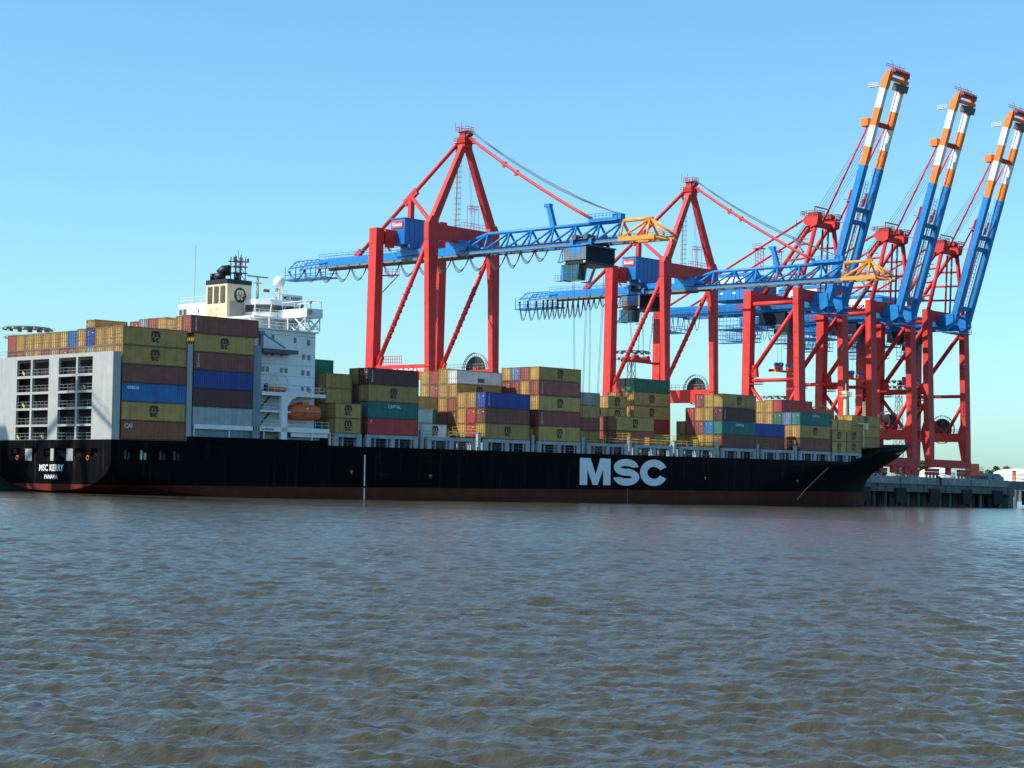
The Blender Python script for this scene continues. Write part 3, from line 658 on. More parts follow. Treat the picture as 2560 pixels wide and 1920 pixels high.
for i in range(5): mb.box(31.9+0.42*i, 31.98+0.42*i, 0.72, 0.8, 7.45, 10.0)
mb.box(31.85, 33.8, 0.7, 0.82, 8.6, 8.7); mb.build('ladder_cage', SWHITE, ship)
for xx in (24.2, 26.0):
    mb = MB().tube((xx, 0.8, 5.3), (xx+1.35, 0.8, 5.3), 0.42, 12); mb.build('life_raft_canister', SWHITE, ship, True)
letter('notice', text_mesh('NO SMOKING', 0.42, LETTERK, 0.01), ship, (27.6, -0.02, 4.15), (1, 0, 0), (0, 0, 1))
# ---- accommodation block
house = MB().box(27.7, 41.5, 3.0, 29.4, 1.95, 21.05).build('accommodation_block', SWHITE, ship)
for zz in (20.3, 16.9, 15.3, 13.4, 11.9): MB().box(27.68, 41.52, 2.975, 2.998, zz, zz+0.06).build('deck_seam', GREY, house)
wins = [(1045, 770), (1160, 785), (860, 755), (810, 885), (857, 888), (935, 893), (1120, 905), (1165, 908), (820, 1017), (937, 1022), (975, 1022), (1117, 1036), (1162, 1038), (815, 1150), (1117, 1166), (1162, 1168), (785, 1015)]
def house_win(px, py): # photo measurements turned into positions on the starboard wall
    return 30.0+(px-780)*0.02618, 18.0-(py-840)*0.0206+(px-780)*0.00062
for i, (px, py) in enumerate(wins):
    xx, zz = house_win(px, py); big = 1.15 if px == 1160 else 1.0
    wf = MB().box(xx-0.32*big, xx+0.32*big, 2.95, 2.997, zz-0.45*big, zz+0.45*big).build('window', GREY, house)
    MB().box(xx-0.25*big, xx+0.25*big, 2.93, 2.949, zz-0.37*big, zz+0.37*big).build('pane', GLASS, wf)
for i in range(8):
    for zz in (19.0, 16.2, 13.4):
        wf = MB().box(41.501, 41.55, 4.6+i*3.1, 5.3+i*3.1, zz-0.45, zz+0.45).build('window', GREY, house)
        MB().box(41.551, 41.57, 4.67+i*3.1, 5.23+i*3.1, zz-0.37, zz+0.37).build('pane', GLASS, wf)
# provision crane platform on the side
plate('crane_platform', 27.9, 35.5, 0.3, 3.0, 17.0, 17.65, DGREY)
mb = MB().box(27.9, 28.5, 1.0, 1.6, 17.65, 20.4); mb.beam((28.5, 1.3, 20.2), (33.4, 1.3, 18.0), 0.18, 0.25); mb.tube((27.9, 1.3, 20.2), (25.2, 1.3, 18.6), 0.1, 6); mb.box(27.6, 28.7, 0.9, 1.7, 20.0, 20.5); mb.build('provision_crane', DECKG, ship)
# deck with railing, upper level, bridge
MB().box(27.2, 42.0, 2.6, 29.8, 21.054, 21.25).build('upper_deck', SWHITE, ship)
MB().rail([(27.4, 2.8, 21.25), (41.8, 2.8, 21.25), (41.8, 29.6, 21.25)], 1.1, 1.7, 0.04).build('deck_railing', RAILW, ship)
MB().box(31.2, 41.0, 7.0, 25.4, 21.25, 23.1).build('bridge_base', SWHITE, ship)
for xx in (27.6, 31.6, 35.6):  MB().box(xx, xx+0.2, 3.4, 3.6, 21.25, 23.1).build('deck_post', SWHITE, ship)
MB().box(29.2, 42.2, 4.6, 27.8, 23.104, 23.4).build('bridge_deck', SWHITE, ship)
MB().rail([(29.3, 4.7, 23.4), (36.6, 4.7, 23.4)], 1.1, 1.3, 0.04).build('deck_railing', RAILW, ship)
MB().box(36.8, 40.4, 0.0, 7.5, 23.406, 24.9).build('bridge_wing', SWHITE, ship)
MB().box(36.8, 40.4, 24.9, 32.4, 23.406, 24.9).build('bridge_wing', SWHITE, ship)
MB().rail([(37.0, 6.5, 24.9), (37.0, 0.15, 24.9), (40.2, 0.15, 24.9), (40.2, 6.5, 24.9)], 1.25, 3.2, 0.07, 1).build('wing_rail', RAILW, ship)
mb = MB().tube((38.0, 0.4, 24.9), (38.0, 0.4, 25.9), 0.12, 6); mb.sphere((38.0, 0.4, 26.0), 0.32, 8, 6); mb.build('searchlight', GREY, ship)
mb = MB()
for yy in (0.5, 6.0):
    for (a, b) in (((37.0, 23.35), (38.6, 21.3)), ((38.6, 21.3), (40.2, 23.35)), ((40.2, 23.35), (40.2, 21.2)), ((37.0, 23.35), (37.0, 21.2))): mb.tube((a[0], yy, a[1]), (b[0], yy, b[1]), 0.11, 6)
for (a, b) in (((0.5, 23.35), (3.2, 21.3)), ((3.2, 21.3), (6.0, 23.35)), ((0.5, 21.3), (3.2, 23.35))):
    for xx in (37.0, 40.2): mb.tube((xx, a[0], a[1]), (xx, b[0], b[1]), 0.1, 6)
mb.build('wing_bracing', SWHITE, ship)
t = thing('life_ring', 'red life ring on the white bridge wing', 'life ring', (37.6, -0.08, 24.3), 'life rings on the ship sides', SHIP)
MB().path([(37.6+0.34*math.cos(a), -0.08, 24.3+0.34*math.sin(a)) for a in [i*2*math.pi/16 for i in range(17)]], 0.1, 6).build('ring', BOATO, t, True)
# wheelhouse: chamfered plan, window band leaning outwards
plan = [(33.4, 9.5), (35.2, 7.6), (41.0, 7.6), (41.8, 9.5), (41.8, 22.9), (41.0, 24.8), (35.2, 24.8), (33.4, 22.9)]
def ringsolid(mb, z0, z1, g0, g1):
    cxx, cyy = 37.6, 16.2; A = []; B = []
    for (a, b) in plan:
        d = Vector((a-cxx, b-cyy)); 
        A.append((a+d.normalized().x*g0, b+d.normalized().y*g0, z0)); B.append((a+d.normalized().x*g1, b+d.normalized().y*g1, z1))
    n = len(plan); return mb.add(A+B, [tuple(range(n-1, -1, -1)), tuple(range(n, 2*n))]+[(i, (i+1) % n, n+(i+1) % n, n+i) for i in range(n)])
wh = ringsolid(MB(), 23.41, 24.55, 0, 0.1).build('wheelhouse', SWHITE, ship)
ringsolid(MB(), 24.552, 25.75, 0.1, 0.45).build('window_band', GLASS, wh); ringsolid(MB(), 25.752, 26.65, 0.55, 0.55).build('wheelhouse_roof', SWHITE, wh)
mb = MB(); npl = len(plan)
for i in range(npl):
    a = Vector(plan[i]); b = Vector(plan[(i+1) % npl]); m2 = max(1, int((b-a).length/2.4))
    for k in range(m2):
        p = a.lerp(b, k/m2); d = (p-Vector((37.6, 16.2))).normalized(); mb.beam((p.x+d.x*0.13, p.y+d.y*0.13, 24.55), (p.x+d.x*0.5, p.y+d.y*0.5, 25.75), 0.14, 0.14)
mb.build('window_mullions', SWHITE, wh)
MB().rail([(33.2, 7.3, 26.65), (41.9, 7.3, 26.65), (41.9, 25, 26.65)], 1.1, 1.4, 0.04).build('deck_railing', RAILW, ship)
# port half of the bridge seen left of the funnel
MB().box(30.0, 33.3, 12.0, 26.3, 23.41, 26.35).build('bridge_aft_wall', SWHITE, ship)
for yy in (24.4, 25.6):
    wf = MB().box(29.95, 29.998, yy-0.5, yy+0.5, 24.4, 25.5).build('window', GREY, ship); MB().box(29.93, 29.949, yy-0.42, yy+0.42, 24.48, 25.42).build('pane', GLASS, wf)
MB().box(29.96, 29.998, 20.4, 20.75, 24.6, 25.3).build('window', GLASS, ship)
MB().rail([(30.1, 12.2, 26.35), (30.1, 26.2, 26.35), (33.2, 26.2, 26.35)], 1.1, 1.5, 0.04).build('deck_railing', RAILW, ship)
MB().tube((30.6, 22.6, 26.35), (30.6, 22.6, 36.5), 0.05, 5).build('whip_antenna', GREY, ship)
# funnel
fun = MB().box(29.4, 34.6, 12.0, 17.8, 23.41, 29.2).build('funnel', CREAM, ship)
MB().box(29.35, 34.65, 11.95, 17.85, 29.204, 30.0).build('funnel_cap', BLACK, fun)
for k in range(3):
    y0 = 12.55+k*1.75
    lv = MB().box(29.32, 29.398, y0, y0+1.25, 25.95, 28.85).build('louvre', DGREY, fun); mb = MB()
    for i in range(12): mb.box(29.27, 29.318, y0+0.05, y0+1.2, 26.05+i*0.235, 26.16+i*0.235)
    mb.build('slats', paint('louvre_brown', (0.16, 0.10, 0.05)), lv)
for y0 in (14.6, 16.2): MB().box(29.34, 29.398, y0, y0+1.0, 23.7, 25.2).build('vent_door', paint('vent_tan', (0.62, 0.50, 0.30)), fun)
fs = lambda a, b, t: (a, t, b)
cxx, czz, R0 = 32.15, 27.35, 1.28
mb = MB().prism([(cxx+R0*math.cos(a), czz+R0*math.sin(a)*1.02) for a in [i*2*math.pi/28 for i in range(28)]], fs, 11.96, 11.998); mb.build('funnel_emblem', LETTERK, fun)
def msc_logo(mb, cx, cz, s, fn, t0, t1):
    """bold three-stemmed m with slab feet above a small s c"""
    w = 0.25*s; p = 0.40*s; zt = cz+0.34*s
    for i in range(3):
        x = cx+(i-1)*p; mb.prism([(x-w/2, cz+0.09*s), (x+w/2, cz+0.09*s), (x+w/2, zt), (x-w/2, zt)], fn, t0, t1)
        fw = 0.165*s; dx = (i-1)*0.05*s
        mb.prism([(x+dx-fw, cz), (x+dx+fw, cz), (x+dx+fw, cz+0.09*s), (x+dx-fw, cz+0.09*s)], fn, t0, t1)
    for i in range(2):
        xc = cx+(i-0.5)*p; ri = (p-w)/2; ro = ri+w
        a0, a1 = (0.0, math.pi) ; lim = 0.5*math.pi-math.acos(min(1, (p/2)/ro))*0
        A = [a0+(a1-a0)*k/12 for k in range(13)]; O = []; I = []
        for a in A:
            ox = ro*math.cos(a); ox = max(ox, -p/2) if i == 1 else min(ox, p/2)      # the two arches meet over the middle stem
            O.append((xc+ox, zt+0.86*ro*math.sin(a))); I.append((xc+ri*math.cos(a), zt+ri*math.sin(a)))
        mb.strip(O, I, fn, t0, t1)
    def rib(c, a0, a1, rx, rz, ww, n=10):
        A = [math.radians(a0+(a1-a0)*k/n) for k in range(n+1)]
        mb.strip([(c[0]+(rx+ww/2)*math.cos(a), c[1]+(rz+ww/2)*math.sin(a)) for a in A], [(c[0]+(rx-ww/2)*math.cos(a), c[1]+(rz-ww/2)*math.sin(a)) for a in A], fn, t0, t1)
    ww = 0.15*s
    rib((cx+0.28*s, cz-0.30*s), 42, 318, 0.17*s, 0.165*s, ww, 14)
    rib((cx-0.28*s, cz-0.215*s), 15, 270, 0.155*s, 0.085*s, ww, 12); rib((cx-0.28*s, cz-0.385*s), 90, -165, 0.155*s, 0.085*s, ww, 12)
    return mb
msc_logo(MB(), cxx, czz+0.0, 1.45, fs, 11.92, 11.957).build('funnel_logo', CREAM, fun)
# exhaust trunk, antennas
mb = MB().tube((30.6, 15.6, 30.0), (30.6, 15.6, 31.2), 1.0, 14); mb.path([(30.6, 15.6, 31.0), (31.1, 15.2, 31.7), (32.0, 14.6, 31.8)], 0.95, 14); mb.tube((30.0, 17.0, 30), (30.0, 17.0, 31.2), 0.35, 10); mb.tube((32.6, 13.6, 30), (32.6, 13.6, 31.2), 0.45, 10); mb.build('exhaust_uptakes', BLACK, ship, True)
mb = MB()
for xx in (32.4, 33.4, 34.4):
    for yy in (13.5, 15.0): mb.tube((xx, yy, 30), (xx, yy, 34.6-0.4*abs(xx-33.4)), 0.1, 5)
for zz in (31.4, 32.5, 33.4):
    for yy in (13.5, 15.0): mb.tube((31.9, yy, zz), (34.9, yy, zz), 0.09, 5)
    for xx in (32.4, 33.4, 34.4): mb.tube((xx, 13.1, zz), (xx, 15.4, zz), 0.09, 5)
for i in range(4): mb.tube((32.4, 13.5, 30.2+i), (33.4, 13.5, 31.2+i), 0.06, 4); mb.tube((34.4, 13.5, 30.2+i), (33.4, 13.5, 31.2+i), 0.06, 4)
for xx in (31.9, 33.4, 34.9): mb.box(xx-0.12, xx+0.12, 13.3, 13.6, 33.3, 34.0)
mb.tube((33.4, 14.2, 34), (33.4, 14.2, 35.4), 0.05, 4); mb.build('signal_mast', paint('mast_dark', (0.10, 0.09, 0.09)), ship)
mb = MB().tube((37.2, 13.5, 26.65), (37.2, 13.5, 31.0), 0.28, 10, 0.2); mb.box(36.6, 37.8, 12.9, 14.1, 29.9, 30.05); mb.tube((36.0, 12.4, 26.65), (37.2, 13.4, 29.5), 0.07, 5); mb.tube((38.3, 14.5, 26.65), (37.2, 13.6, 29.5), 0.07, 5); mb.build('radar_mast', CREAM, ship)
MB().box(34.9, 39.4, 13.35, 13.65, 31.0, 31.18).build('radar_scanner', DGREY, ship)
mb = MB().tube((38.2, 9.0, 23.4), (38.2, 9.0, 29.0), 0.16, 8); mb.tube((37.2, 8.6, 23.4), (38.2, 9.0, 26.2), 0.06, 5); mb.tube((39.2, 9.4, 23.4), (38.2, 9.0, 26.2), 0.06, 5); mb.build('dome_post', CREAM, ship)
MB().sphere((38.2, 9.0, 29.9), 1.0, 18, 12, 1.1).build('radome', SWHITE, ship, True)
mb = MB().tube((40.4, 12.0, 26.65), (40.4, 12.0, 28.6), 0.45, 12); mb.build('compass_stand', SWHITE, ship); MB().tube((40.4, 12.0, 28.6), (40.4, 12.0, 29.5), 0.38, 12, 0.3).build('magnetic_compass', DGREY, ship)
MB().rail([(39.2, 10.8, 26.65), (41.6, 10.8, 26.65), (41.6, 13.2, 26.65)], 2.2, 0.9, 0.04, 3).build('compass_rail', RAILW, ship)
MB().box(37.3, 42.0, 7.18, 7.26, 26.55, 27.75).build('name_board', SWHITE, ship)
letter('board_name', text_mesh('MSC KERRY', 0.82, LETTERK, 0.012, align='CENTER', sx=0.9), ship, (39.65, 7.15, 26.85), (1, 0, 0), (0, 0, 1))
MB().beam((37.4, 12.2, 28.6), (38.3, 11.6, 28.6), 0.04, 0.55).build('small_flag', paint('flag_red', (0.5, 0.04, 0.03)), ship)
# slanted red lamp board on the wing side
MB().beam((41.9, 7.4, 25.2), (42.2, 7.4, 26.3), 0.4, 0.35).build('side_light', REDSIGN, ship)
# davit over the rescue boat
mb = MB().path([(34.6, 1.6, 10.3), (34.5, 1.6, 12.2), (33.9, 1.5, 13.4), (33.0, 1.4, 13.7), (31.4, 1.3, 13.8)], 0.14, 8); mb.tube((31.5, 1.3, 13.8), (31.5, 1.3, 11.9), 0.04, 5); mb.sphere((31.9, 1.3, 12.9), 0.25, 8, 6, 1.8); mb.build('davit', SWHITE, ship)
# ---- boats (things of their own)
def boat(name, label, x0, x1, y0, y1, z0, z1, roof):
    t = thing(name, label, 'boat', ((x0+x1)/2, (y0+y1)/2, z0), frame=SHIP); mb = MB(); n = 15; m = 14; yc = (y0+y1)/2; hb = (y1-y0)/2; vs = []; fs = []
    for i in range(n):
        q = i/(n-1); x = x0+(x1-x0)*q; taper = (max(0.0, 1-abs(2*q-1)**3.2))**0.5*0.97+0.03
        for k in range(m):
            a = 2*math.pi*k/m; yy = math.cos(a); zz = math.sin(a); sg = 0.6
            yy = math.copysign(abs(yy)**sg, yy); zz = math.copysign(abs(zz)**0.8, zz)
            if zz > 0: zz *= roof
            hz = (z1-z0)/(1+roof); vs.append((x, yc+hb*yy*taper, z0+hz+hz*zz*(0.45+0.55*taper)))
    for i in range(n-1):
        for k in range(m): k2 = (k+1) % m; fs.append((i*m+k, i*m+k2, (i+1)*m+k2, (i+1)*m+k))
    fs += [tuple(range(m-1, -1, -1)), tuple(range((n-1)*m, n*m))]
    o = mb.add(vs, fs).build('boat_hull', BOATO, t, True); fixn(o.data); return t
lb = boat('lifeboat', 'enclosed orange lifeboat slung in the davits beside the white house', 34.2, 41.4, 0.0, 2.7, 6.0, 8.7, 1.0)
MB().box(36.8, 38.3, 0.6, 2.1, 8.3, 9.1).build('conning_hatch', BOATO, lb); MB().box(34.8, 40.9, -0.06, 0.05, 7.25, 7.37).build('rubbing_strake', DGREY, lb)
MB().box(37.2, 37.6, -0.09, -0.06, 7.8, 8.1).build('marking_plate', LETTERW, lb)
for xx in (35.6, 40.0): MB().tube((xx, 1.3, 8.3), (xx, 1.3, 10.0), 0.06, 5).build('fall_wire', STEEL, lb)
rb = boat('rescue_boat', 'small orange rescue boat on the platform above the lifeboat', 29.6, 33.8, 0.5, 2.1, 10.45, 11.45, 0.25)
MB().box(29.2, 29.7, 1.0, 1.6, 10.7, 11.8).build('outboard_motor', BLACK, rb); MB().box(30.3, 33.2, 0.9, 1.7, 10.31, 10.55).build('cradle', DGREY, rb)
for (xx, zz) in ((37.8, 11.0), (39.4, 11.0)):
    t = thing('life_ring', 'orange life ring on the white railing above the lifeboat, %s one' % ('left' if xx < 38 else 'right'), 'life ring', (xx, -0.05, zz), 'life rings on the ship sides', SHIP)
    MB().path([(xx+0.3*math.cos(a), -0.05, zz+0.3*math.sin(a)) for a in [i*2*math.pi/14 for i in range(15)]], 0.09, 6).build('ring', BOATO, t, True)
# ---- hatch level: coamings, covers, stanchions
HZ = 4.05
BAYS = {'A': 0.0, 'B': 13.54, 'C0': 43.6, 'C': 51.12, 'C2': 65.82, 'D': 80.53, 'E': 95.2, 'F1': 109.75, 'F2': 124.35, 'F3': 138.95, 'G': 153.5, 'G2': 168.05, 'H': 182.6, 'I': 199.3, 'J': 211.6}
MB().box(-0.2, 12.3, 0.4, 32.0, 1.86, 1.94).build('stern_hatch', DECKG, ship)
MB().box(13.7, 25.7, 0.5, 31.9, 2.72, 4.585).build('stern_hatch', DECKG, ship)
for k in ('C0', 'C', 'C2', 'D', 'E', 'F1', 'F2', 'F3', 'G', 'G2', 'H', 'I', 'J'):
    x0 = BAYS[k]; L = 6.3 if k == 'C0' else 12.35
    ins = 2.6 if k not in ('I', 'J') else (3.5 if k == 'I' else 6.0); yb = 32.4-ins
    zb = 1.92
    if k == 'J':
        MB().box(x0-0.1, x0+L, 6.0, 26.4, 4.0, 5.39).build('hatch_coaming', DECKD, ship); continue
    MB().box(x0-0.1, x0+L, ins, yb, zb if k != 'I' else 1.95, HZ-0.45).build('hatch_coaming', DECKD, ship)
    MB().box(x0-0.15, x0+L+0.05, max(ins-1.2, 2.55), min(yb+1.2, 29.85), HZ-0.446, HZ-0.01).build('hatch_cover', DECKG, ship)
    e0 = 0.05 if k != 'I' else 2.4
    z0 = 1.92
    # outboard support of the waterside stacks
    for s_, y0 in ((0, e0), (1, 32.35-e0-0.5)):
        MB().box(x0-0.1, x0+L, y0, y0+0.5, HZ-0.62, HZ-0.01).build('support_beam', DECKL, ship)
        n = 3 if L > 7 else 2
        for i in range(n):
            xx = x0-0.1+(L-1.0)*i/(n-1)
            MB().box(xx, xx+1.1, y0+0.02, y0+0.9, min(z0, 2.3), HZ-0.63).build('stanchion', DECKL, ship)
        for i in range(4 if L > 7 else 1):
            xx = x0+1.9+i*2.9; MB().box(xx, xx+0.22, y0+0.1, y0+0.4, min(z0, 2.3), HZ-0.63).build('rail_post', GREY, ship)
        if s_ == 0:
            MB().rail([(x0-0.1, y0+0.12, 1.95), (x0+L, y0+0.12, 1.95)], 1.0, 1.5, 0.03).build('deck_railing', RAILG, ship)
    # lashing bridge in the gap behind the bay
    if k not in ('C0', 'C', 'I'):
        gx = x0-1.55
        for yy in (0.3, 8.0, 16.0, 24.0, 31.4): MB().box(gx, gx+0.8, yy, yy+0.55, 1.92, HZ+1.0).build('bridge_post', DECKL, ship)
        MB().box(gx-0.1, gx+0.9, 0.3, 31.95, HZ+1.004, HZ+1.12).build('bridge_walkway', DECKG, ship)
        MB().rail([(gx, 0.4, HZ+1.12), (gx, 7.0, HZ+1.12)], 1.1, 1.6, 0.035).build('bridge_railing', RAILY, ship)
        mb = MB()
        for yy in (0.5, 0.95): mb.tube((gx+0.4, yy, 1.95), (gx+0.4, yy, HZ+2.2), 0.06, 5)
        for i in range(8): mb.tube((gx+0.4, 0.5, 2.2+i*0.45), (gx+0.4, 0.95, 2.2+i*0.45), 0.035, 4)
        mb.build('bridge_ladder', RAILY, ship)
for (xa, xb, yy) in ((110.4, 113.6, 0.4), (117.0, 121.0, 0.4), (125.0, 127.5, 0.4), (131.5, 136.0, 0.4), (140, 143.5, 0.4), (146.5, 150.6, 0.4), (67.2, 69.5, 0.4), (73.5, 77.5, 0.4), (169.5, 171, 0.4)):
    mb = MB().rail([(xa, yy, HZ), (xb, yy, HZ), (xb, yy+2.0, HZ), (xa, yy+2.0, HZ), (xa, yy, HZ)], 1.1, 1.7, 0.035); mb.build('hatch_railing', RAILY, ship)
for i in range(9):
    xx = (114.6, 115.3, 122.7, 128.4, 129.0, 144.4, 145.2, 71.2, 152.3)[i]
    mb = MB()
    for dy in (0.3, 0.75): mb.tube((xx, dy, HZ-0.3), (xx, dy, HZ+1.6), 0.07, 5)
    for z in (0.1, 0.5, 0.9, 1.3): mb.tube((xx, 0.3, HZ+z), (xx, 0.75, HZ+z), 0.05, 4)
    mb.build('yellow_ladder', RAILY, ship)
# deck crane arm and red winch between house and first bay
mb = MB().tube((43.0, 0.6, 1.95), (43.0, 0.6, 3.9), 0.24, 8); mb.sphere((43.0, 0.6, 4.0), 0.3, 8, 6); mb.beam((43.1, 0.6, 3.2), (45.0, 0.6, 4.0), 0.14, 0.18); mb.build('hose_crane', CREAM, ship)
MB().box(44.8, 46.2, 0.6, 1.8, 1.95, 3.1).build('deck_winch', paint('winch_red', (0.35, 0.05, 0.03)), ship)
# ---- bow gear
MB().box(224.4, 224.7, 7.5, 24.9, 5.7, 8.0).build('breakwater', DECKG, ship)
mb = MB().tube((226.1, 16.2, 5.6), (226.1, 16.2, 19.0), 0.75, 12, 0.5); mb.build('foremast', CREAM, ship)
mb = MB().box(225.0, 227.2, 15.2, 17.2, 18.4, 18.55); mb.rail([(225.0, 15.2, 18.55), (227.2, 15.2, 18.55), (227.2, 17.2, 18.55)], 1.0, 0.7, 0.06); mb.tube((226.1, 16.2, 19), (226.1, 16.2, 21.6), 0.1, 6); mb.tube((226.1, 14.2, 19.6), (226.1, 18.2, 19.6), 0.08, 5); mb.box(225.3, 226.9, 15.6, 16.8, 19.0, 19.8); mb.build('mast_lamps', CREAM, ship)
mb = MB()
for yy in (15.9, 16.5): mb.tube((234.5, yy, 6.3), (234.5, yy, 17.6), 0.1, 5)
for i in range(16): mb.tube((234.5, 15.9, 8+i*0.6), (234.5, 16.5, 8+i*0.6), 0.07, 4)
mb.build('ladder_mast', CREAM, ship)
mb = MB().tube((216.0, 4.6, 5.4), (216.0, 4.6, 11.2), 0.16, 6); mb.beam((213.6, 4.6, 11.2), (218.4, 4.6, 11.2), 0.2, 0.25); mb.tube((217.6, 4.6, 8.6), (217.6, 4.6, 11.1), 0.07, 5); mb.box(216.6, 217.8, 4.4, 4.8, 9.8, 11.0); mb.build('bow_light_post', CREAM, ship)
mb = MB()
for xx in (229, 232.5):
    mb.tube((xx, 15, 6.2), (xx, 17.4, 6.2), 0.7, 12)
mb.build('anchor_windlass', DECKG, ship)
pa = Vector(hull_pt(231.0, 0.6)); mb = MB().tube(pa+Vector((0.2, 0.4, 0.3)), pa+Vector((0, -0.35, -0.6)), 0.22, 8); mb.beam(pa+Vector((-1.0, -0.45, -0.7)), pa+Vector((1.0, -0.45, -0.7)), 0.4, 0.5); mb.build('anchor', BLACK, ship)
# ================================================================== containers
CC = {'Y': ('yellow', (0.46, 0.272, 0.076)), 'R': ('maroon', (0.31, 0.078, 0.058)), 'N': ('brown', (0.20, 0.062, 0.042)), 'D': ('dark maroon', (0.105, 0.028, 0.032)),
      'X': ('red', (0.42, 0.040, 0.040)), 'G': ('green', (0.018, 0.15, 0.085)), 'T': ('teal green', (0.018, 0.17, 0.15)), 'B': ('dark blue', (0.030, 0.055, 0.28)),
      'L': ('light blue', (0.025, 0.19, 0.46)), 'S': ('pale grey', (0.38, 0.43, 0.45)), 'W': ('white', (0.70, 0.71, 0.68)), 'P': ('violet grey', (0.17, 0.16, 0.21)),
      'O': ('rust orange', (0.30, 0.085, 0.035)), 'K': ('grey', (0.33, 0.33, 0.32)), 'V': ('steel blue', (0.14, 0.20, 0.36))}
CM = {k: paint('container_'+v[0].replace(' ', '_'), v[1], 0.5, var=0.16, scale=0.7, streak=0.30, rust=0.35, per_obj=0.2) for k, v in CC.items()}
CF = {k: paint('container_frame_'+v[0].replace(' ', '_'), tuple(c*0.5 for c in v[1]), 0.5, var=0.15, streak=0.3, rust=0.4) for k, v in CC.items()}  # half tone puts the shade lines around the doors into the frame colour
RODM = flat('lock_rod_shadow_grey', (0.17, 0.155, 0.13), 0.5)  # rods coloured dark to carry their shadow lines on the doors
CASTM = flat('corner_casting', (0.12, 0.10, 0.09), 0.6)
GEOM = {}
def corr(mb, p0, along, out, up, length, H, pitch, depth):
    """trapezoid-corrugated sheet starting at p0"""
    p0 = Vector(p0); n = max(2, int(round(length/pitch))); st = length/n; pts = []
    for i in range(n):
        a = i*st; pts += [(a, 0), (a+st*0.28, 0), (a+st*0.5, -depth), (a+st*0.78, -depth)]
    pts.append((length, 0)); vs = []; fs = []
    for (a, d) in pts:
        q = p0+along*a+out*d; vs += [q, q+up*H]
    for i in range(len(pts)-1): fs.append((2*i, 2*i+2, 2*i+3, 2*i+1))
    mb.add(vs, fs)
def cgeom(L, H, key):
    k = (round(L, 2), round(H, 3), key)
    if k in GEOM: return GEOM[k]
    X, Yv, Z = Vector((1, 0, 0)), Vector((0, 1, 0)), Vector((0, 0, 1)); h = L/2; w = 1.216
    mb = MB()
    corr(mb, (-h+0.12, -w+0.01, 0.16), X, -Yv, Z, L-0.24, H-0.28, 0.36, 0.045)
    corr(mb, (h-0.12, w-0.01, 0.16), -X, Yv, Z, L-0.24, H-0.28, 0.36, 0.045)
    corr(mb, (h-0.03, -w+0.1, 0.16), Yv, X, Z, 2*w-0.2, H-0.28, 0.26, 0.045)
    corr(mb, (-h+0.1, -w+0.06, H-0.05), X, Z, Yv, L-0.2, 2*w-0.12, 0.42, 0.02)
    mb.box(-h+0.1, h-0.1, -w+0.06, w-0.06, 0.12, 0.16)
    body = mb.mesh('body', CM[key])
    mb = MB()
    for sy in (-1, 1):
        y0, y1 = sorted((sy*w, sy*(w-0.09)))
        mb.box(-h+0.15, h-0.15, y0, y1, 0.02, 0.17); mb.box(-h+0.15, h-0.15, y0, y1, H-0.13, H-0.015)
        for sx in (-1, 1):
            x0, x1 = sorted((sx*h, sx*(h-0.15))); mb.box(x0, x1, *sorted((sy*w, sy*(w-0.16))), 0.12, H-0.12)
    for sx in (-1, 1):
        x0, x1 = sorted((sx*h, sx*(h-0.12))); mb.box(x0, x1, -w+0.16, w-0.16, 0.02, 0.15); mb.box(x0, x1, -w+0.16, w-0.16, H-0.14, H-0.015)
    for sx in (-1, 1):
        for sy in (-1, 1):
            for z0 in (0.0, H-0.12):
                mb.box(*sorted((sx*(h+0.004), sx*(h-0.18))), *sorted((sy*(w+0.004), sy*(w-0.165))), z0, z0+0.125)
    frame = mb.mesh('frame', CF[key])
    door = {}; rods = {}
    for s in (-1, 1):
        mb = MB(); y0, y1 = sorted((s*0.012, s*(w-0.165)))
        mb.box(-h+0.06, -h+0.1, y0, y1, 0.16, H-0.15)
        for z in [0.16+(H-0.31)*i/5 for i in range(6)]:
            mb.box(-h+0.035, -h+0.06, y0+0.04, y1-0.04, max(0.18, z-0.05), min(H-0.17, z+0.05))
        door[s] = mb.mesh('door', CM[key])
        mb = MB()
        for q in (0.28, 0.76):
            yy = s*(0.012+(w-0.18)*q); mb.box(-h-0.02, -h+0.034, yy-0.024, yy+0.024, 0.05, H-0.05)
            mb.box(-h-0.03, -h+0.02, *sorted((yy, yy+s*0.26)), 1.05, 1.13)
            for z in (0.3, H*0.5+0.3, H-0.35): mb.box(-h-0.035, -h+0.03, yy-0.07, yy+0.07, z-0.05, z+0.05)
        rods[s] = mb.mesh('lock_rods', RODM)
    GEOM[k] = (body, frame, door, rods); return GEOM[k]
mbl = MB(); msc_logo(mbl, 0, 0.02, 1.55, lambda a, b, t: (a, t, b), -0.012, 0.0); LOGO = {'K': mbl.mesh('logo', LETTERK)}
fixn(LOGO['K'])
TXT = {}
def ctext(body, size, mat, bold=0.01, stack=False, spacing=1.0):
    k = (body, size, stack)
    if k not in TXT: TXT[k] = text_mesh(body, size, mat, bold, stack=stack, spacing=spacing)
    return TXT[k]
rcode = random.Random(5)
BAYN = {'A': 'first bay from the stern', 'B': 'second bay, just aft of the bridge', 'C0': 'short bay just ahead of the bridge', 'C': 'first full bay ahead of the bridge', 'C2': 'second bay ahead of the bridge', 'D': 'third bay ahead of the bridge',
        'E': 'tall fourth bay ahead of the bridge', 'F1': 'fifth bay ahead of the bridge', 'F2': 'sixth bay ahead of the bridge', 'F3': 'seventh bay ahead of the bridge', 'G': 'eighth bay ahead of the bridge', 'G2': 'ninth bay ahead of the bridge',
        'H': 'tenth bay ahead of the bridge', 'I': 'eleventh bay ahead of the bridge', 'J': 'foremost bay'}
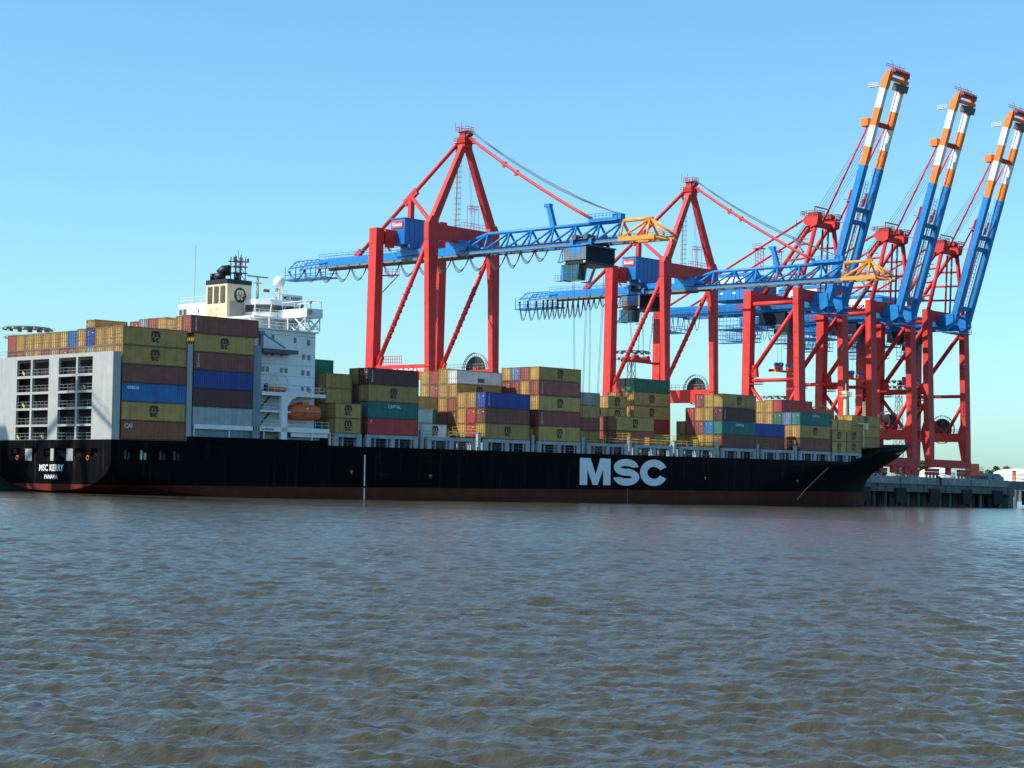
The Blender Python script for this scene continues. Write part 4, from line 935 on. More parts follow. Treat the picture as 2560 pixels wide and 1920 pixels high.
ORDN = ['first', 'second', 'third', 'fourth', 'fifth', 'sixth', 'seventh', 'eighth', 'ninth', 'tenth', 'eleventh', 'twelfth', 'thirteenth']
def container(bay, x0, row, z, H, key, L, flags, tier, half=''):
    cname = CC[key][0]; what = cname+' '+('reefer' if 'f' in flags else 'container')
    label = '%s, %s%s, %s row inboard, %s tier' % (what, BAYN[bay], half, ORDN[row], ORDN[tier])
    y0 = row*2.49; cx, cy = x0+L/2, y0+1.22
    t = bpy.data.objects.new('shipping_container', None); COL.objects.link(t); t.empty_display_size = 0.5
    t.matrix_world = SHIP @ Matrix.Translation((cx, cy, z))
    tag(t, label, 'container', 'containers stacked on the ship'); ORG[t.name] = Vector((cx, cy, z))
    body, frame, door, rods = cgeom(L, H, key)
    rev = 'r' in flags
    def put(n, me, par):
        o = bpy.data.objects.new(n, me); COL.objects.link(o); o.parent = par; ORG[o.name] = ORG[t.name].copy(); return o
    parts = [put('body', body, t), put('frame', frame, t)]
    for s in (-1, 1):
        d = put('door', door[s], t); put('lock_rods', rods[s], d); parts.append(d)
    if rev:
        for p in parts: p.rotation_euler = (0, 0, math.pi)
    if 'm' in flags and row <= 12:
        put('logo', LOGO['K'], t).location = (0.0, -1.223, H/2+0.02)
    if 'S' in flags: letter('lettering', ctext('seaco', 0.95, LETTERW, 0.02), t, (cx-L/2+1.0, y0-0.012, z+H-0.95), (1, 0, 0), (0, 0, 1))
    if 'A' in flags: letter('lettering', ctext('CAI', 0.95, LETTERW, 0.01), t, (cx-L/2+0.6, y0-0.012, z+H-1.15), (1, 0, 0), (0, 0, 1))
    if 'C' in flags: letter('lettering', ctext('CAPITAL', 0.78, LETTERW, 0.01), t, (cx-1.3, y0-0.012, z+H-1.05), (1, 0, 0), (0, 0, 1))
    if 'T' in flags: letter('lettering', ctext('TRITON', 0.46, LETTERW, 0.01, True), t, (cx-L/2+0.95, y0-0.012, z+H-0.75), (1, 0, 0), (0, 0, 1))
    if 'Q' in flags: letter('lettering', ctext('P', 0.6, LETTERW, 0.02), t, (cx-L/2+0.7, y0-0.012, z+H-0.8), (1, 0, 0), (0, 0, 1))
    # small code plate print at the door head and right end of the side
    if row <= 6 and key in 'RNXGTBLVDO' and not rev and rcode.random() < 0.75:
        o = put('code_plate', CODE, t); o.location = (-L/2-0.0, 0.62, H-0.62)
        o = put('code_plate', CODE2, t); o.location = (-L/2-0.0, -0.62, H-0.75)
    if 'f' in flags:
        o = put('vent_panel', VENT, t); o.location = (0.35, -1.226, 0.45)
    return t
CODEM = flat('code_print', (0.46, 0.46, 0.45), 0.6)
mb = MB()
for i, (a, b) in enumerate(((0.0, 0.22), (0.04, 0.2), (-0.1, 0.1))): mb.box(-0.012, 0.058, a-0.2, b-0.2, -i*0.26-0.035, -i*0.26+0.045)
CODE = mb.mesh('code_plate', CODEM)
CODE2 = MB().box(-0.012, 0.058, -0.2, 0.14, -0.07, 0.07).mesh('code_plate', CODEM)
VENT = MB().box(-0.9, 0.9, -0.01, 0.0, 0, 0.75).mesh('vent_panel', DGREY)
HC, ST = 2.896, 2.591
def stack(bay, row, tiers, L=12.192, dx=0.0, base=HZ, h=HC, half='', top=None, plus=0.0):
    z = base
    for i, c in enumerate(tiers):
        hh = h if not (top and i == len(tiers)-1) else top
        LL = L; x0 = BAYS[bay]+dx
        if 'l' in c: LL = 13.7; x0 -= 0.65
        container(bay, x0, row, z+0.004, hh, c[0], LL, c[1:], i, half); z += hh+0.012
rc = random.Random(11)
def rnd(): return rc.choice('YYYYRRNRBGR')
# stern bay: thirteen rows, six tiers
five = 'YYYKYRRYRYYRR'; six = ['Y', 'Y', 'Y', 'B', 'Y', 'L', 'Y', 'Y', 'Y', 'Y', 'Y', 'Yr', 'Rr']
stack('A', 0, ['OA', 'Ym', 'LS', 'N', 'Ym', 'Ym'], base=1.95)
for r in range(1, 13): stack('A', r, [rnd() for _ in range(4)]+[five[r], six[r]], base=1.95, top=HC if r < 5 else ST+0.1)
container('A', 0.0, 3, 1.95+6*2.908, 1.3, 'Y', 6.058, '', 6)
stack('B', 0, ['S', 'D', 'B', 'NT', 'Ym', 'RTl'], base=4.6)
topB = ['', 'Y', 'Y', 'Y', 'R', 'K', 'R']
for r in range(1, 7): stack('B', r, [rnd() for _ in range(5)]+[topB[r]], base=4.6, top=HC if r not in (2, 6) else ST)
TW = dict(L=6.058, h=ST)
stack('C0', 0, ['Ym', 'Ym'], **TW); stack('C0', 1, ['Y', 'Y', 'Y', 'Y'], **TW); stack('C0', 2, ['Y', 'R', 'Y'], **TW); stack('C0', 3, ['B', 'R', 'Y', 'P', 'G'], **TW); stack('C0', 4, ['R', 'R', 'Y', 'P', 'G'], **TW)
stack('C', 0, ['XQ', 'TC', 'Ym', 'DT']); stack('C', 1, ['B', 'L', 'R', 'Y']); stack('C', 2, ['Y', 'Y', 'R']); stack('C', 3, ['Y', 'R', 'Y'])
stack('C2', 2, ['W', 'W'], half=' aft half', **TW); stack('C2', 3, ['Wm'], dx=6.13, half=' fore half', **TW); stack('C2', 4, ['N', 'G', 'Y'], h=ST); stack('C2', 5, ['R', 'Y', 'N'], h=ST)
stack('D', 0, ['Ym', 'N', 'BT']); stack('D', 1, ['X', 'X', 'Y']); stack('D', 2, ['Y', 'Y', 'Y'])
stack('D', 3, ['R', 'R', 'R', 'Ym', 'Wf'], h=ST); stack('D', 4, ['Y', 'R', 'Y', 'Y', 'Y'], h=ST, top=HC); stack('D', 5, ['Y', 'Y', 'R', 'R', 'Rr'], h=ST); stack('D', 6, ['R', 'Y', 'Y', 'Y', 'Y'], h=ST)
stack('E', 0, ['Ym', 'RT', 'Ym', 'RT', 'Ymr'], top=ST); stack('E', 1, ['R', 'Y', 'R', 'Y', 'R'], top=ST); stack('E', 2, ['Y', 'R', 'R', 'R', 'V'], top=ST); stack('E', 3, ['Y', 'Y', 'R', 'R', 'Y'], top=ST)
stack('F1', 3, ['Y', 'R', 'Y', 'K'], h=ST)
stack('F2', 2, ['R', 'Ym']); stack('F2', 3, ['X', 'R']); stack('F2', 4, ['Y', 'L'])
stack('F2', 5, ['R', 'Y', 'Ym'], half=' aft half', **TW); stack('F2', 5, ['Y', 'R', 'Ym', 'Ym'], dx=6.13, half=' fore half', **TW)
stack('F3', 5, ['Ym', 'X', 'Ym', 'Ym', 'G']); stack('F3', 6, ['Y', 'R', 'Y', 'R', 'R']); stack('F3', 7, ['Y', 'R', 'Y', 'Y'])
stack('G', 0, ['N', 'TC', 'DT', 'Ym']); stack('G', 1, ['Y', 'L', 'Y', 'Y']); stack('G', 2, ['Y', 'R', 'Y', 'R']); stack('G', 3, ['Y', 'R', 'X']); stack('G', 4, ['Y', 'Y'])
stack('G2', 1, ['N', 'B'])
stack('H', 0, ['N', 'Ym', 'TC']); stack('H', 1, ['R', 'Y', 'V']); stack('H', 2, ['R', 'Y', 'G', 'X']); stack('H', 3, ['R', 'Y', 'Y', 'Y']); stack('H', 4, ['Y', 'R', 'Y', 'Y'], top=ST)
stack('I', 1, ['Ym', 'Ym'], half=' aft half', **TW); stack('I', 1, ['Ym', 'Ym'], dx=6.3, half=' fore half', **TW); stack('I', 2, ['Y', 'R', 'Ym'], half=' aft half', **TW); stack('I', 2, ['Y', 'Y', 'Y'], dx=6.3, half=' fore half', **TW)
stack('I', 4, ['Y', 'R', 'Y', 'O'], h=ST)
stack('J', 2, ['Y', 'Y', 'Ym'], h=ST, base=5.4); stack('J', 3, ['Y', 'R', 'Y'], h=ST, base=5.4)
# ================================================================== ship-to-shore cranes
def yw(z): return 36.4+(z-10.0)*1.6/45.0          # waterside leg face leans slightly
def bogies(t, xs, y, mat=RED):
    for x in xs:
        b = MB(); b.beam((x-3.4, y, QZ+2.2), (x+3.4, y, QZ+2.2), 0.9, 0.9); 
        bo = b.build('bogie', mat, t); mb = MB()
        for s in (-1, 1):
            mb.prism([(x+s*1.9-1.3, QZ+1.7), (x+s*1.9+1.3, QZ+1.7), (x+s*1.9+1.5, QZ+0.75), (x+s*1.9-1.5, QZ+0.75)], lambda a, c, tt: (a, tt, c), y-0.45, y+0.45)
        mb.build('bogie_frame', mat, bo)
        for k in range(4):
            xx = x-2.9+k*1.93; MB().tube((xx, y-0.22, QZ+0.52), (xx, y+0.22, QZ+0.52), 0.42, 14).build('rail_wheel', STEEL, bo)
def reel(t, x, y, z, r, name='cable_reel'):
    mb = MB()
    for s in (-0.22, 0.22):
        mb.path([(x+s, y+r*math.cos(a), z+r*math.sin(a)) for a in [i*2*math.pi/36 for i in range(37)]], 0.09, 5)
    for i in range(36):
        a = i*2*math.pi/36; mb.tube((x-0.22, y+r*math.cos(a), z+r*math.sin(a)), (x+0.22, y+r*math.cos(a), z+r*math.sin(a)), 0.05, 4)
    o = mb.build(name, RAILG, t); mb = MB()
    for i in range(30):
        a = i*2*math.pi/30; c, s = math.cos(a), math.sin(a)
        mb.beam((x-0.12, y+0.7*c, z+0.7*s), (x-0.12, y+(r-0.15)*c, z+(r-0.15)*s), 0.04, 0.09)
    mb.build('spokes', DGREY, o); MB().tube((x-0.03, y, z), (x+0.03, y, z), r*0.80, 36).build('cable_coil', flat('coil_brown', (0.030, 0.024, 0.020), 0.8), o)
    mb = MB().tube((x-0.5, y, z), (x+0.5, y, z), 0.65, 14); mb.box(x-0.9, x-0.25, y-2.0, y-0.2, z-r*0.7, z-0.6); mb.beam((x-0.6, y-1.6, z-0.8), (x-0.5, y, z), 0.15, 0.2); mb.build('reel_drive', RED, o)
def festoon(t, x, z, spans, sag):
    for (a, b, sg) in spans:
        mb = MB(); n = 10
        for k in range(3):
            pts = []
            for i in range(n+1):
                q = i/n; pts.append((x+(k-1)*0.16, a+(b-a)*q, z-0.15-(sg-0.28*k)*(1-(2*q-1)**2)))
            mb.path(pts, 0.075, 4)
        mb.box(x-0.3, x+0.3, a-0.15, a+0.15, z-0.35, z)
        mb.build('festoon_loop', CABLE, t)
TPAN = paint('trolley_panel_grey', (0.13, 0.16, 0.17), 0.5)
def crane_a(xc, label, group, trolley_y, loops, hoist, number):
    t = thing('gantry_crane', label, 'crane', (xc, 45.5, QZ), group); X = lambda d: xc+d
    for s in (-1, 1):
        # waterside leg, tapered with a haunch under the cross beam
        xo = s*9.55; P = lambda z, w, d, c=xo: [(X(c-w/2), yw(z), z), (X(c+w/2), yw(z), z), (X(c+w/2), yw(z)+d, z), (X(c-w/2), yw(z)+d, z)]
        mb = MB(); mb.hexa(P(13.4, 1.9, 1.35), P(27.6, 1.9, 1.35)); mb.hexa(P(27.6, 1.9, 1.35), P(45.0, 2.2, 1.35)); mb.hexa(P(45.0, 2.2, 1.35), P(52.0, 2.9, 1.35, xo-s*0.3)); mb.hexa(P(52.0, 2.9, 1.35, xo-s*0.3), P(57.1, 3.0, 1.35, xo-s*0.3))
        mb.build('waterside_leg', RED, t)
        for z in (53.6, 27.0, 40.2): 
            d = 3.06 if z > 50 else 2.2; c = xo-s*(0.3 if z > 50 else 0)
            MB().box(X(c-d/2), X(c+d/2), yw(z)-0.04, yw(z)+1.39, z, z+0.12).build('leg_flange', RED, t)
        mb = MB().box(X(s*9.55-1.08), X(s*9.55+1.08), 54.0, 56.3, 13.4, 57.2); mb.build('landside_leg', RED, t)
        MB().box(X(s*9.55-1.12), X(s*9.55+1.12), 53.96, 56.34, 53.8, 53.95).build('leg_flange', RED, t)
        # portal tie beam across the quay, with its sill below
        by = MB().box(X(s*9.3-0.75), X(s*9.3+0.75), yw(26)+1.3, 54.0, 24.4, 27.58).build('portal_beam', RED, t)
        mb = MB().tube((X(s*9.5), 53.6, 28.0), (X(s*9.5), 39.6, 53.0), 0.52, 12); mb.build('diagonal_brace', RED, t, True)
        a, b = Vector((X(s*9.5), 53.6, 28.0)), Vector((X(s*9.5), 39.6, 53.0)); d = (b-a).normalized(); e1 = Vector((1, 0, 0)); e2 = d.cross(e1); pts = []
        for i in range(90):
            q = 0.18+0.5*i/89; an = i*2*math.pi/9.5; pts.append(a.lerp(b, q)+(e1*math.cos(an)+e2*math.sin(an))*0.58)
        MB().path(pts, 0.10, 5).build('spiral_strake', RED, t)
        MB().beam((X(s*9.5), 53.4, 27.6), (X(s*9.5), 52.6, 29.6), 0.7, 1.3).build('brace_foot', RED, t); MB().beam((X(s*9.5), 40.4, 51.6), (X(s*9.5), 38.8, 54.0), 0.8, 1.5).build('brace_head', RED, t)
    for y0, y1, z0, z1 in ((38.0, 39.35, 53.7, 57.05), (54.05, 56.25, 54.1, 57.15)):
        MB().box(X(-7.9), X(7.9), y0, y1, z0, z1).build('cross_beam', RED, t)
    for y in (37.2, 55.15):
        MB().box(X(-10.4), X(10.4), y-0.75, y+0.75, 11.2, 13.42).build('sill_beam', RED, t)
        bogies(t, (X(-8.2), X(8.2)), y)
    # EUROGATE on the aft side of the tie beam
    letter('crane_lettering', text_mesh('EUROGATE', 1.9, LETTERW, 0.05, shear=0.25, spacing=0.98), t, (X(-10.08), 48.7, 25.4), (0, -1, 0), (0, 0, 1))
    reel(t, X(9.9), 43.4, 27.7, 3.7)
    MB().rail([(X(9.3), 38.5, 27.6), (X(9.3), 53.0, 27.6)], 1.3, 1.2, 0.05).build('beam_railing', RAILG, t)
    MB().rail([(X(-9.3), 46.5, 27.6), (X(-9.3), 52.6, 27.6)], 1.9, 0.7, 0.06, 3).build('beam_railing', RED, t)
    # A-frame
    for s in (-1, 1):
        mb = MB().beam((X(s*9.2), 38.7, 57.0), (X(s*0.55), 38.6, 74.8), 1.75, 1.3, 1.25, 1.1, side=(1, 0, 0)); mb.build('a_frame_leg', RED, t)
        mb = MB().prism([(X(s*9.25-1.5), 57.05), (X(s*9.25+1.5), 57.05), (X(s*8.9+0.9), 58.6), (X(s*8.9-0.9), 58.6)], lambda a, b, tt: (a, tt, b), 38.02, 39.33); mb.build('leg_gusset', RED, t)
        if s < 0: MB().tube((X(0), 54.7, 65.2), (X(s*9.0), 39.6, 57.8), 0.42, 10).build('strut', RED, t, True)
    hd = MB().box(X(-1.2), X(1.2), 37.7, 39.8, 74.3, 76.6).build('head_block', RED, t)
    mb = MB().box(X(-1.5), X(1.5), 37.2, 40.6, 75.2, 75.35); mb.rail([(X(-1.5), 37.2, 75.3), (X(1.5), 37.2, 75.3), (X(1.5), 40.6, 75.3), (X(-1.5), 40.6, 75.3), (X(-1.5), 37.2, 75.3)], 1.0, 0.9, 0.05)
    mb.box(X(-1.25), X(1.25), 37.4, 40.2, 77.6, 77.72); mb.rail([(X(-1.25), 37.4, 77.7), (X(1.25), 37.4, 77.7), (X(1.25), 40.2, 77.7), (X(-1.25), 40.2, 77.7), (X(-1.25), 37.4, 77.7)], 1.0, 0.8, 0.05); mb.build('head_platform', RED, hd)
    mb = MB()
    for yy in (37.6, 38.8): mb.tube((X(-0.7), yy, 77.3), (X(0.7), yy, 77.3), 0.65, 16)
    mb.tube((X(0), 39.9, 76.6), (X(0), 39.9, 80.0), 0.05, 4); mb.tube((X(-0.8), 41.0, 77.7), (X(-0.8), 41.0, 79.9), 0.05, 4); mb.box(X(-0.9), X(0.9), 38.0, 39.6, 76.6, 77.5); mb.build('sheaves', paint('sheave_dark_red', (0.28, 0.04, 0.035)), hd)
    # backstay
    mb = MB().path([(X(0), 39.5, 76.4), (X(0), 54.7, 65.3), (X(0), 71.3, 53.3)], 0.46, 10); mb.build('backstay', RED, t, True)
    MB().box(X(-0.55), X(0.55), 54.2, 55.2, 57.15, 65.1).build('king_post', RED, t)
    MB().beam((X(0), 53.0, 66.4), (X(0), 56.6, 63.8), 0.7, 1.5).build('node_plate', RED, t); MB().beam((X(0), 70.4, 54.3), (X(0), 72.2, 52.9), 0.9, 1.2).build('stay_foot', RED, t)
    # girder
    g = MB().box(X(-1.5), X(1.5), 37.5, 83.0, 51.3, 52.95).build('main_girder', BLUE, t)
    for s in (-1, 1):
        MB().box(X(s*1.9-0.45), X(s*1.9+0.45), 37.5, 83.0, 50.72, 51.15).build('runway_rail', RAILBEIGE, t)
        MB().box(X(s*1.9-0.5), X(s*1.9+0.5), 37.5, 83.0, 51.15, 51.298).build('rail_flange', BLUE, t)
    for i in range(11): MB().box(X(-2.36), X(-2.30), 42+i*3.7, 42.5+i*3.7, 50.75, 51.1).build('rail_clip', BLACK, t)
    MB().rail([(X(1.4), 57, 52.95), (X(1.4), 83, 52.95)], 1.15, 2.0, 0.045).build('walkway_rail', RAILG, t); MB().rail([(X(-1.4), 57, 52.95), (X(-1.4), 83, 52.95)], 1.15, 2.0, 0.045).build('walkway_rail', BLUE, t)
    # landward cage
    mb = MB(); zt = 52.9
    for sx in (-1.6, 1.6):
        mb.tube((X(sx), 80.0, 52.2), (X(sx), 92.6, 51.5), 0.16, 5); mb.tube((X(sx), 82.8, 53.0), (X(sx), 90.4, 53.0), 0.13, 5); mb.tube((X(sx), 90.4, 53.0), (X(sx), 93.4, 51.3), 0.13, 5)
        for i in range(6):
            y = 83+i*1.5; mb.tube((X(sx), y, 51.9), (X(sx), y+0.75, 53.0), 0.08, 4); mb.tube((X(sx), y+0.75, 53.0), (X(sx), y+1.5, 51.8), 0.08, 4)
        for i in range(9): mb.tube((X(sx), 80.5+i*1.75, 48.9), (X(sx), 80.5+i*1.75, 52.0), 0.07, 4)
        for z in (49.0, 50.0): mb.tube((X(sx), 80.0, z), (X(sx), 94.6, z), 0.08, 4)
    mb.box(X(-1.7), X(1.7), 80.0, 94.6, 48.72, 48.95); mb.tube((X(-1.6), 94.6, 49), (X(-1.6), 94.6, 51.6), 0.08, 4); mb.tube((X(1.6), 94.6, 49), (X(1.6), 94.6, 51.6), 0.08, 4); mb.build('end_cage', BLUE, t)
    # machinery house: tall box with sloped underside
    hp = [(56.0, 59.7), (51.7, 59.7), (51.7, 54.6), (54.7, 54.6), (56.0, 57.0)]
    ho = MB().prism(hp, lambda a, b, tt: (tt, a, b), X(-4.6), X(6.0)).build('machinery_house', BLUE, t); fixn(ho.data)
    MB().box(X(-4.75), X(6.15), 51.55, 56.1, 59.704, 59.9).build('house_roof', BLUE, ho); MB().box(X(-4.7), X(6.1), 51.6, 54.9, 54.2, 54.596).build('house_skirt', BLUE, ho)
    for i in range(7): MB().box(X(-4.66), X(-4.602), 51.9+i*0.5, 52.0+i*0.5, 54.8, 57.6).build('wall_rib', BLUE, ho)
    for i in range(6): MB().box(X(-3.2+i*1.6), X(-3.1+i*1.6), 51.63, 51.698, 54.8, 59.5).build('wall_rib', BLUE, ho)
    MB().box(X(-4.8), X(-4.62), 52.2, 55.5, 57.7, 59.3).build('sign_board', REDSIGN, ho)
    letter('sign_lettering', text_mesh('Kocks', 1.15, LETTERW, 0.03), t, (X(-4.82), 55.3, 58.1), (0, -1, 0), (0, 0, 1))
    mb = MB(); mb.box(X(-1.3), X(1.3), 50.5, 56.5, 52.96, 54.19); mb.box(X(-3.8), X(4.5), 50.8, 51.5, 53.4, 54.1); mb.build('house_support', BLUE, t)
    mb = MB().box(X(-1.9), X(1.9), 46.5, 57.0, 52.0, 53.3); mb.build('girder_saddle', BLUE, t)
    mb = MB().beam((X(-3.5), 57.3, 53.0), (X(-3.5), 59.5, 56.0), 0.8, 0.12); mb.build('house_ladder', RAILG, t)
    # hinge and boom truss
    mb = MB().prism([(41.4, 54.2), (37.0, 54.2), (35.2, 52.6), (36.0, 51.2), (41.4, 51.2)], lambda a, b, tt: (tt, a, b), X(-2.3), X(2.3)); o = mb.build('boom_hinge', BLUE, t); fixn(o.data)
    bt = [31.2, 24.95, 18.75, 12.7, 6.6, 0.5, -5.4]; bb = [36.6]+[y-0.85 for y in bt]
    mb = MB().path([(X(0), 37.8, 53.6), (X(0), 31.3, 55.3), (X(0), -5.6, 55.3)], 0.38, 10); mb.build('boom_top_chord', BLUE, t, True)
    for s in (-1, 1):
        MB().box(X(s*1.9-0.28), X(s*1.9+0.28), -6.0, 37.4, 51.25, 51.8).build('boom_bottom_chord', BLUE, t)
        MB().box(X(s*1.9-0.3), X(s*1.9+0.3), -6.0, 37.4, 50.98, 51.248).build('runway_rail', RAILBEIGE if s < 0 else DGREY, t)
        MB().box(X(s*2.35-0.05), X(s*2.35+0.05), -6.0, 37.4, 51.8, 51.95).build('conductor_bar', BLACK, t)
        for k, y in enumerate(bt):
            MB().tube((X(0), y, 55.2), (X(s*1.9), bb[k+1], 51.8), 0.26, 8).build('boom_web', BLUE, t, True)
            MB().tube((X(0), y, 55.2), (X(s*1.9), bb[k]-0.3, 51.8), 0.23, 8).build('boom_web', BLUE, t, True)
    for k in range(1, len(bb)):
        mb = MB().tube((X(-1.9), bb[k], 51.5), (X(1.9), bb[k], 51.5), 0.14, 6); mb.tube((X(-1.9), bb[k], 51.45), (X(1.9), bb[k-1], 51.45), 0.1, 5); mb.tube((X(1.9), bb[k], 51.45), (X(-1.9), bb[k-1], 51.45), 0.1, 5); mb.build('lateral_brace', BLUE, t)
    # amber outer end
    mb = MB().path([(X(0), -5.6, 55.3), (X(0), -12.9, 55.3)], 0.35, 10); mb.build('boom_tip_chord', AMBER, t, True)
    for s in (-1, 1):
        MB().box(X(s*1.9-0.28), X(s*1.9+0.28), -14.8, -6.0, 51.25, 51.8).build('boom_tip_rail', AMBER, t); MB().box(X(s*1.9-0.3), X(s*1.9+0.3), -14.8, -6.0, 50.98, 51.248).build('boom_tip_rail', AMBER if s < 0 else RAILBEIGE, t)
        for a, b in ((-5.5, -6.4), (-12.2, -6.6), (-12.2, -13.0), (-12.6, -17.2)): MB().tube((X(0), a, 55.2), (X(s*1.9), b, 51.7), 0.25, 8).build('boom_tip_web', AMBER, t, True)
        MB().tube((X(s*1.9), -14.8, 51.4), (X(s*0.5), -18.0, 50.6), 0.2, 6).build('boom_tip_web', AMBER, t)
    mb = MB().tube((X(-1.9), -6.4, 51.4), (X(1.9), -13, 51.4), 0.12, 5); mb.tube((X(1.9), -6.4, 51.4), (X(-1.9), -13, 51.4), 0.12, 5); mb.beam((X(-2.2), -14.9, 51.3), (X(2.2), -14.9, 51.3), 0.4, 0.8); mb.tube((X(-0.8), -18.0, 50.6), (X(0.8), -18.0, 50.6), 0.35, 10); mb.build('boom_tip_frame', AMBER, t)
    MB().rail([(X(3.0), 37, 51.9), (X(3.0), -6.0, 51.9)], 1.2, 1.6, 0.045, 3).build('boom_walkway_rail', RAILG, t); MB().rail([(X(3.0), -6.0, 51.9), (X(3.0), -16.5, 51.9)], 1.2, 1.6, 0.05, 3).build('boom_walkway_rail', RAILG, t)
    MB().box(X(2.2), X(3.1), -16.5, 37, 51.8, 51.9).build('boom_walkway', DGREY, t)
    # stay attachment, forestay, ropes
    mb = MB().box(X(-0.8), X(0.8), -4.6, 2.9, 55.5, 56.2); mb.tube((X(-0.5), -4.2, 56.4), (X(0.5), -4.2, 56.4), 0.65, 14); mb.box(X(-0.7), X(0.7), -5.4, -3.2, 55.6, 56.8); mb.rail([(X(-0.8), -4.6, 56.2), (X(-0.8), 2.9, 56.2)], 0.9, 1.0, 0.05); mb.build('stay_anchor', BLUE, t)
    p, q = Vector((X(0), 37.4, 76.3)), Vector((X(0), 2.6, 56.3)); pts = [p.lerp(q, i/10)-Vector((0, 0, 2.1*4*(i/10)*(1-i/10)*0.32)) for i in range(11)]
    MB().path(pts, 0.33, 8).build('forestay', RED, t, True)
    for i in (3, 4): mb = MB().beam(pts[i]-Vector((0, 0.5, 0)), pts[i]+Vector((0, 0.5, -0.3)), 0.5, 0.9); mb.build('stay_joint', RED, t)
    mb = MB()
    for k in range(4):
        p, q = Vector((X(-0.6+0.4*k), 37.0, 77.7)), Vector((X(-0.6+0.4*k), -4.0, 56.9)); mb.path([p.lerp(q, i/8)-Vector((0, 0, (1.4+0.5*(k % 2))*4*(i/8)*(1-i/8))) for i in range(9)], 0.05, 4)
    mb.build('boom_hoist_ropes', WIRE, t)
    mb = MB().beam((X(0), 12.7, 55.3), (X(0), 14.2, 60.0), 0.9, 1.1, 0.9, 0.9); mb.box(X(-0.5), X(0.5), 13.6, 15.1, 59.6, 60.3); mb.build('stay_rest', BLUE, t)
    # mast with caged ladder on the waterside beam
    mb = MB().tube((X(0.6), 41.6, 53.0), (X(0.6), 41.6, 76.8), 0.28, 10); mb.build('lift_mast', paint('mast_grey', (0.55, 0.57, 0.56)), t)
    mb = MB()
    for i in range(16):
        z = 58+i*1.15; mb.path([(X(0.6)+0.75*math.cos(a), 41.2-0.2+0.75*math.sin(a), z) for a in [j*2*math.pi/10 for j in range(11)]], 0.035, 4)
    for j in range(3): a = j*2.1; mb.tube((X(0.6)+0.75*math.cos(a), 41.0+0.75*math.sin(a), 57.5), (X(0.6)+0.75*math.cos(a), 41.0+0.75*math.sin(a), 75.5), 0.035, 4)
    mb.build('ladder_cage', RAILG, t)
    mb = MB()
    for (dx, dy) in ((2.2, 38.4), (4.4, 38.4), (2.2, 39.6), (4.4, 39.6)): mb.tube((X(dx), dy, 57.1), (X(dx), dy, 62.2), 0.07, 4)
    mb.rail([(X(2.2), 38.4, 61.0), (X(4.4), 38.4, 61.0), (X(4.4), 39.6, 61.0), (X(2.2), 39.6, 61.0), (X(2.2), 38.4, 61.0)], 1.2, 0.8, 0.05); mb.rail([(X(-1), 38.2, 57.1), (X(6.5), 38.2, 57.1)], 1.2, 1.0, 0.05); mb.build('service_platform', RED, t)
    mb = MB()
    for dy in (38.9, 39.3): mb.tube((X(3.3), dy, 58), (X(1.0), dy-0.4, 76), 0.035, 4)
    mb.build('pendant_wires', WIRE, t)
    MB().box(X(8.45), X(10.6), 54.05, 56.25, 57.22, 60.7).build('ballast_box', RED, t)
    MB().beam((X(-8.0), 53.9, 53.6), (X(-6.2), 53.4, 53.6), 0.9, 0.9).build('beam_bracket', RED, t)
    mb = MB().beam((X(-8.5), 53.9, 47.0), (X(-5.0), 52.6, 47.4), 0.3, 0.3); mb.tube((X(-8.5), 53.9, 43.4), (X(-5.2), 52.8, 47.2), 0.12, 5); mb.rail([(X(-8.3), 53.5, 47.2), (X(-5.0), 52.5, 47.5)], 1.2, 0.8, 0.05); mb.build('side_bracket', RED, t)
    # trolley with machinery box, driver cab, ladders
    ty = trolley_y
    tr = MB().box(X(-4.4), X(4.4), ty-2.9, ty+2.9, 47.5, 50.4).build('trolley_house', paint('trolley_dark_blue', (0.008, 0.016, 0.036), 0.6, spec=0.15), t)
    for (a, b, m) in ((ty+1.15, ty+2.9, TPAN), (ty-1.6, ty+1.1, TPAN), (ty-2.9, ty-1.65, TPAN)): MB().box(X(-4.47), X(-4.402), a, b, 47.7, 50.2).build('wall_panel', m, tr)
    MB().box(X(-4.5), X(-4.472), ty-1.5, ty+1.1, 48.9, 50.2).build('blue_panel', paint('panel_blue', (0.02, 0.20, 0.55)), tr)
    mb = MB().box(X(-4.6), X(4.6), ty-3.1, ty+3.1, 50.404, 50.68); mb.box(X(-4.9), X(-4.4), ty+2.9, ty+4.2, 47.3, 47.5); mb.tube((X(-4.6), ty+4.1, 47.5), (X(-4.6), ty+3.0, 50.5), 0.1, 5); mb.tube((X(-4.6), ty+3.2, 47.5), (X(-4.6), ty+3.0, 50.5), 0.1, 5); mb.build('trolley_frame', BLUE, tr)
    MB().box(X(-4.3), X(4.3), ty-2.8, ty+2.8, 46.9, 47.498).build('trolley_underside', BLACK, tr)
    mb = MB()
    for (dx, dy, r) in ((-2.5, 1.5, 0.6), (-2.5, -1.5, 0.6), (0.5, 0, 0.8), (2.5, 1.6, 0.6), (3, -1.4, 0.6)): mb.tube((X(dx-0.7), ty+dy, 52.3+r*0.2), (X(dx+0.7), ty+dy, 52.3+r*0.2), r, 12)
    mb.box(X(-2.8), X(2.8), ty-3.2, ty+3.2, 51.96, 52.1); mb.build('hoist_drums', DGREY, tr)
    mb = MB()
    for s in (-1, 1):
        for yy in (ty-2.4, ty+2.4): mb.box(X(s*1.9-0.75), X(s*1.9+0.75), yy-0.5, yy+0.5, 50.6, 50.71); mb.tube((X(s*2.6), yy, 51.0), (X(s*2.75), yy, 51.0), 0.4, 12); mb.box(X(s*2.7), X(s*2.85), yy-0.4, yy+0.4, 50.5, 52.0)
    mb.build('trolley_wheels', BLUE, tr)
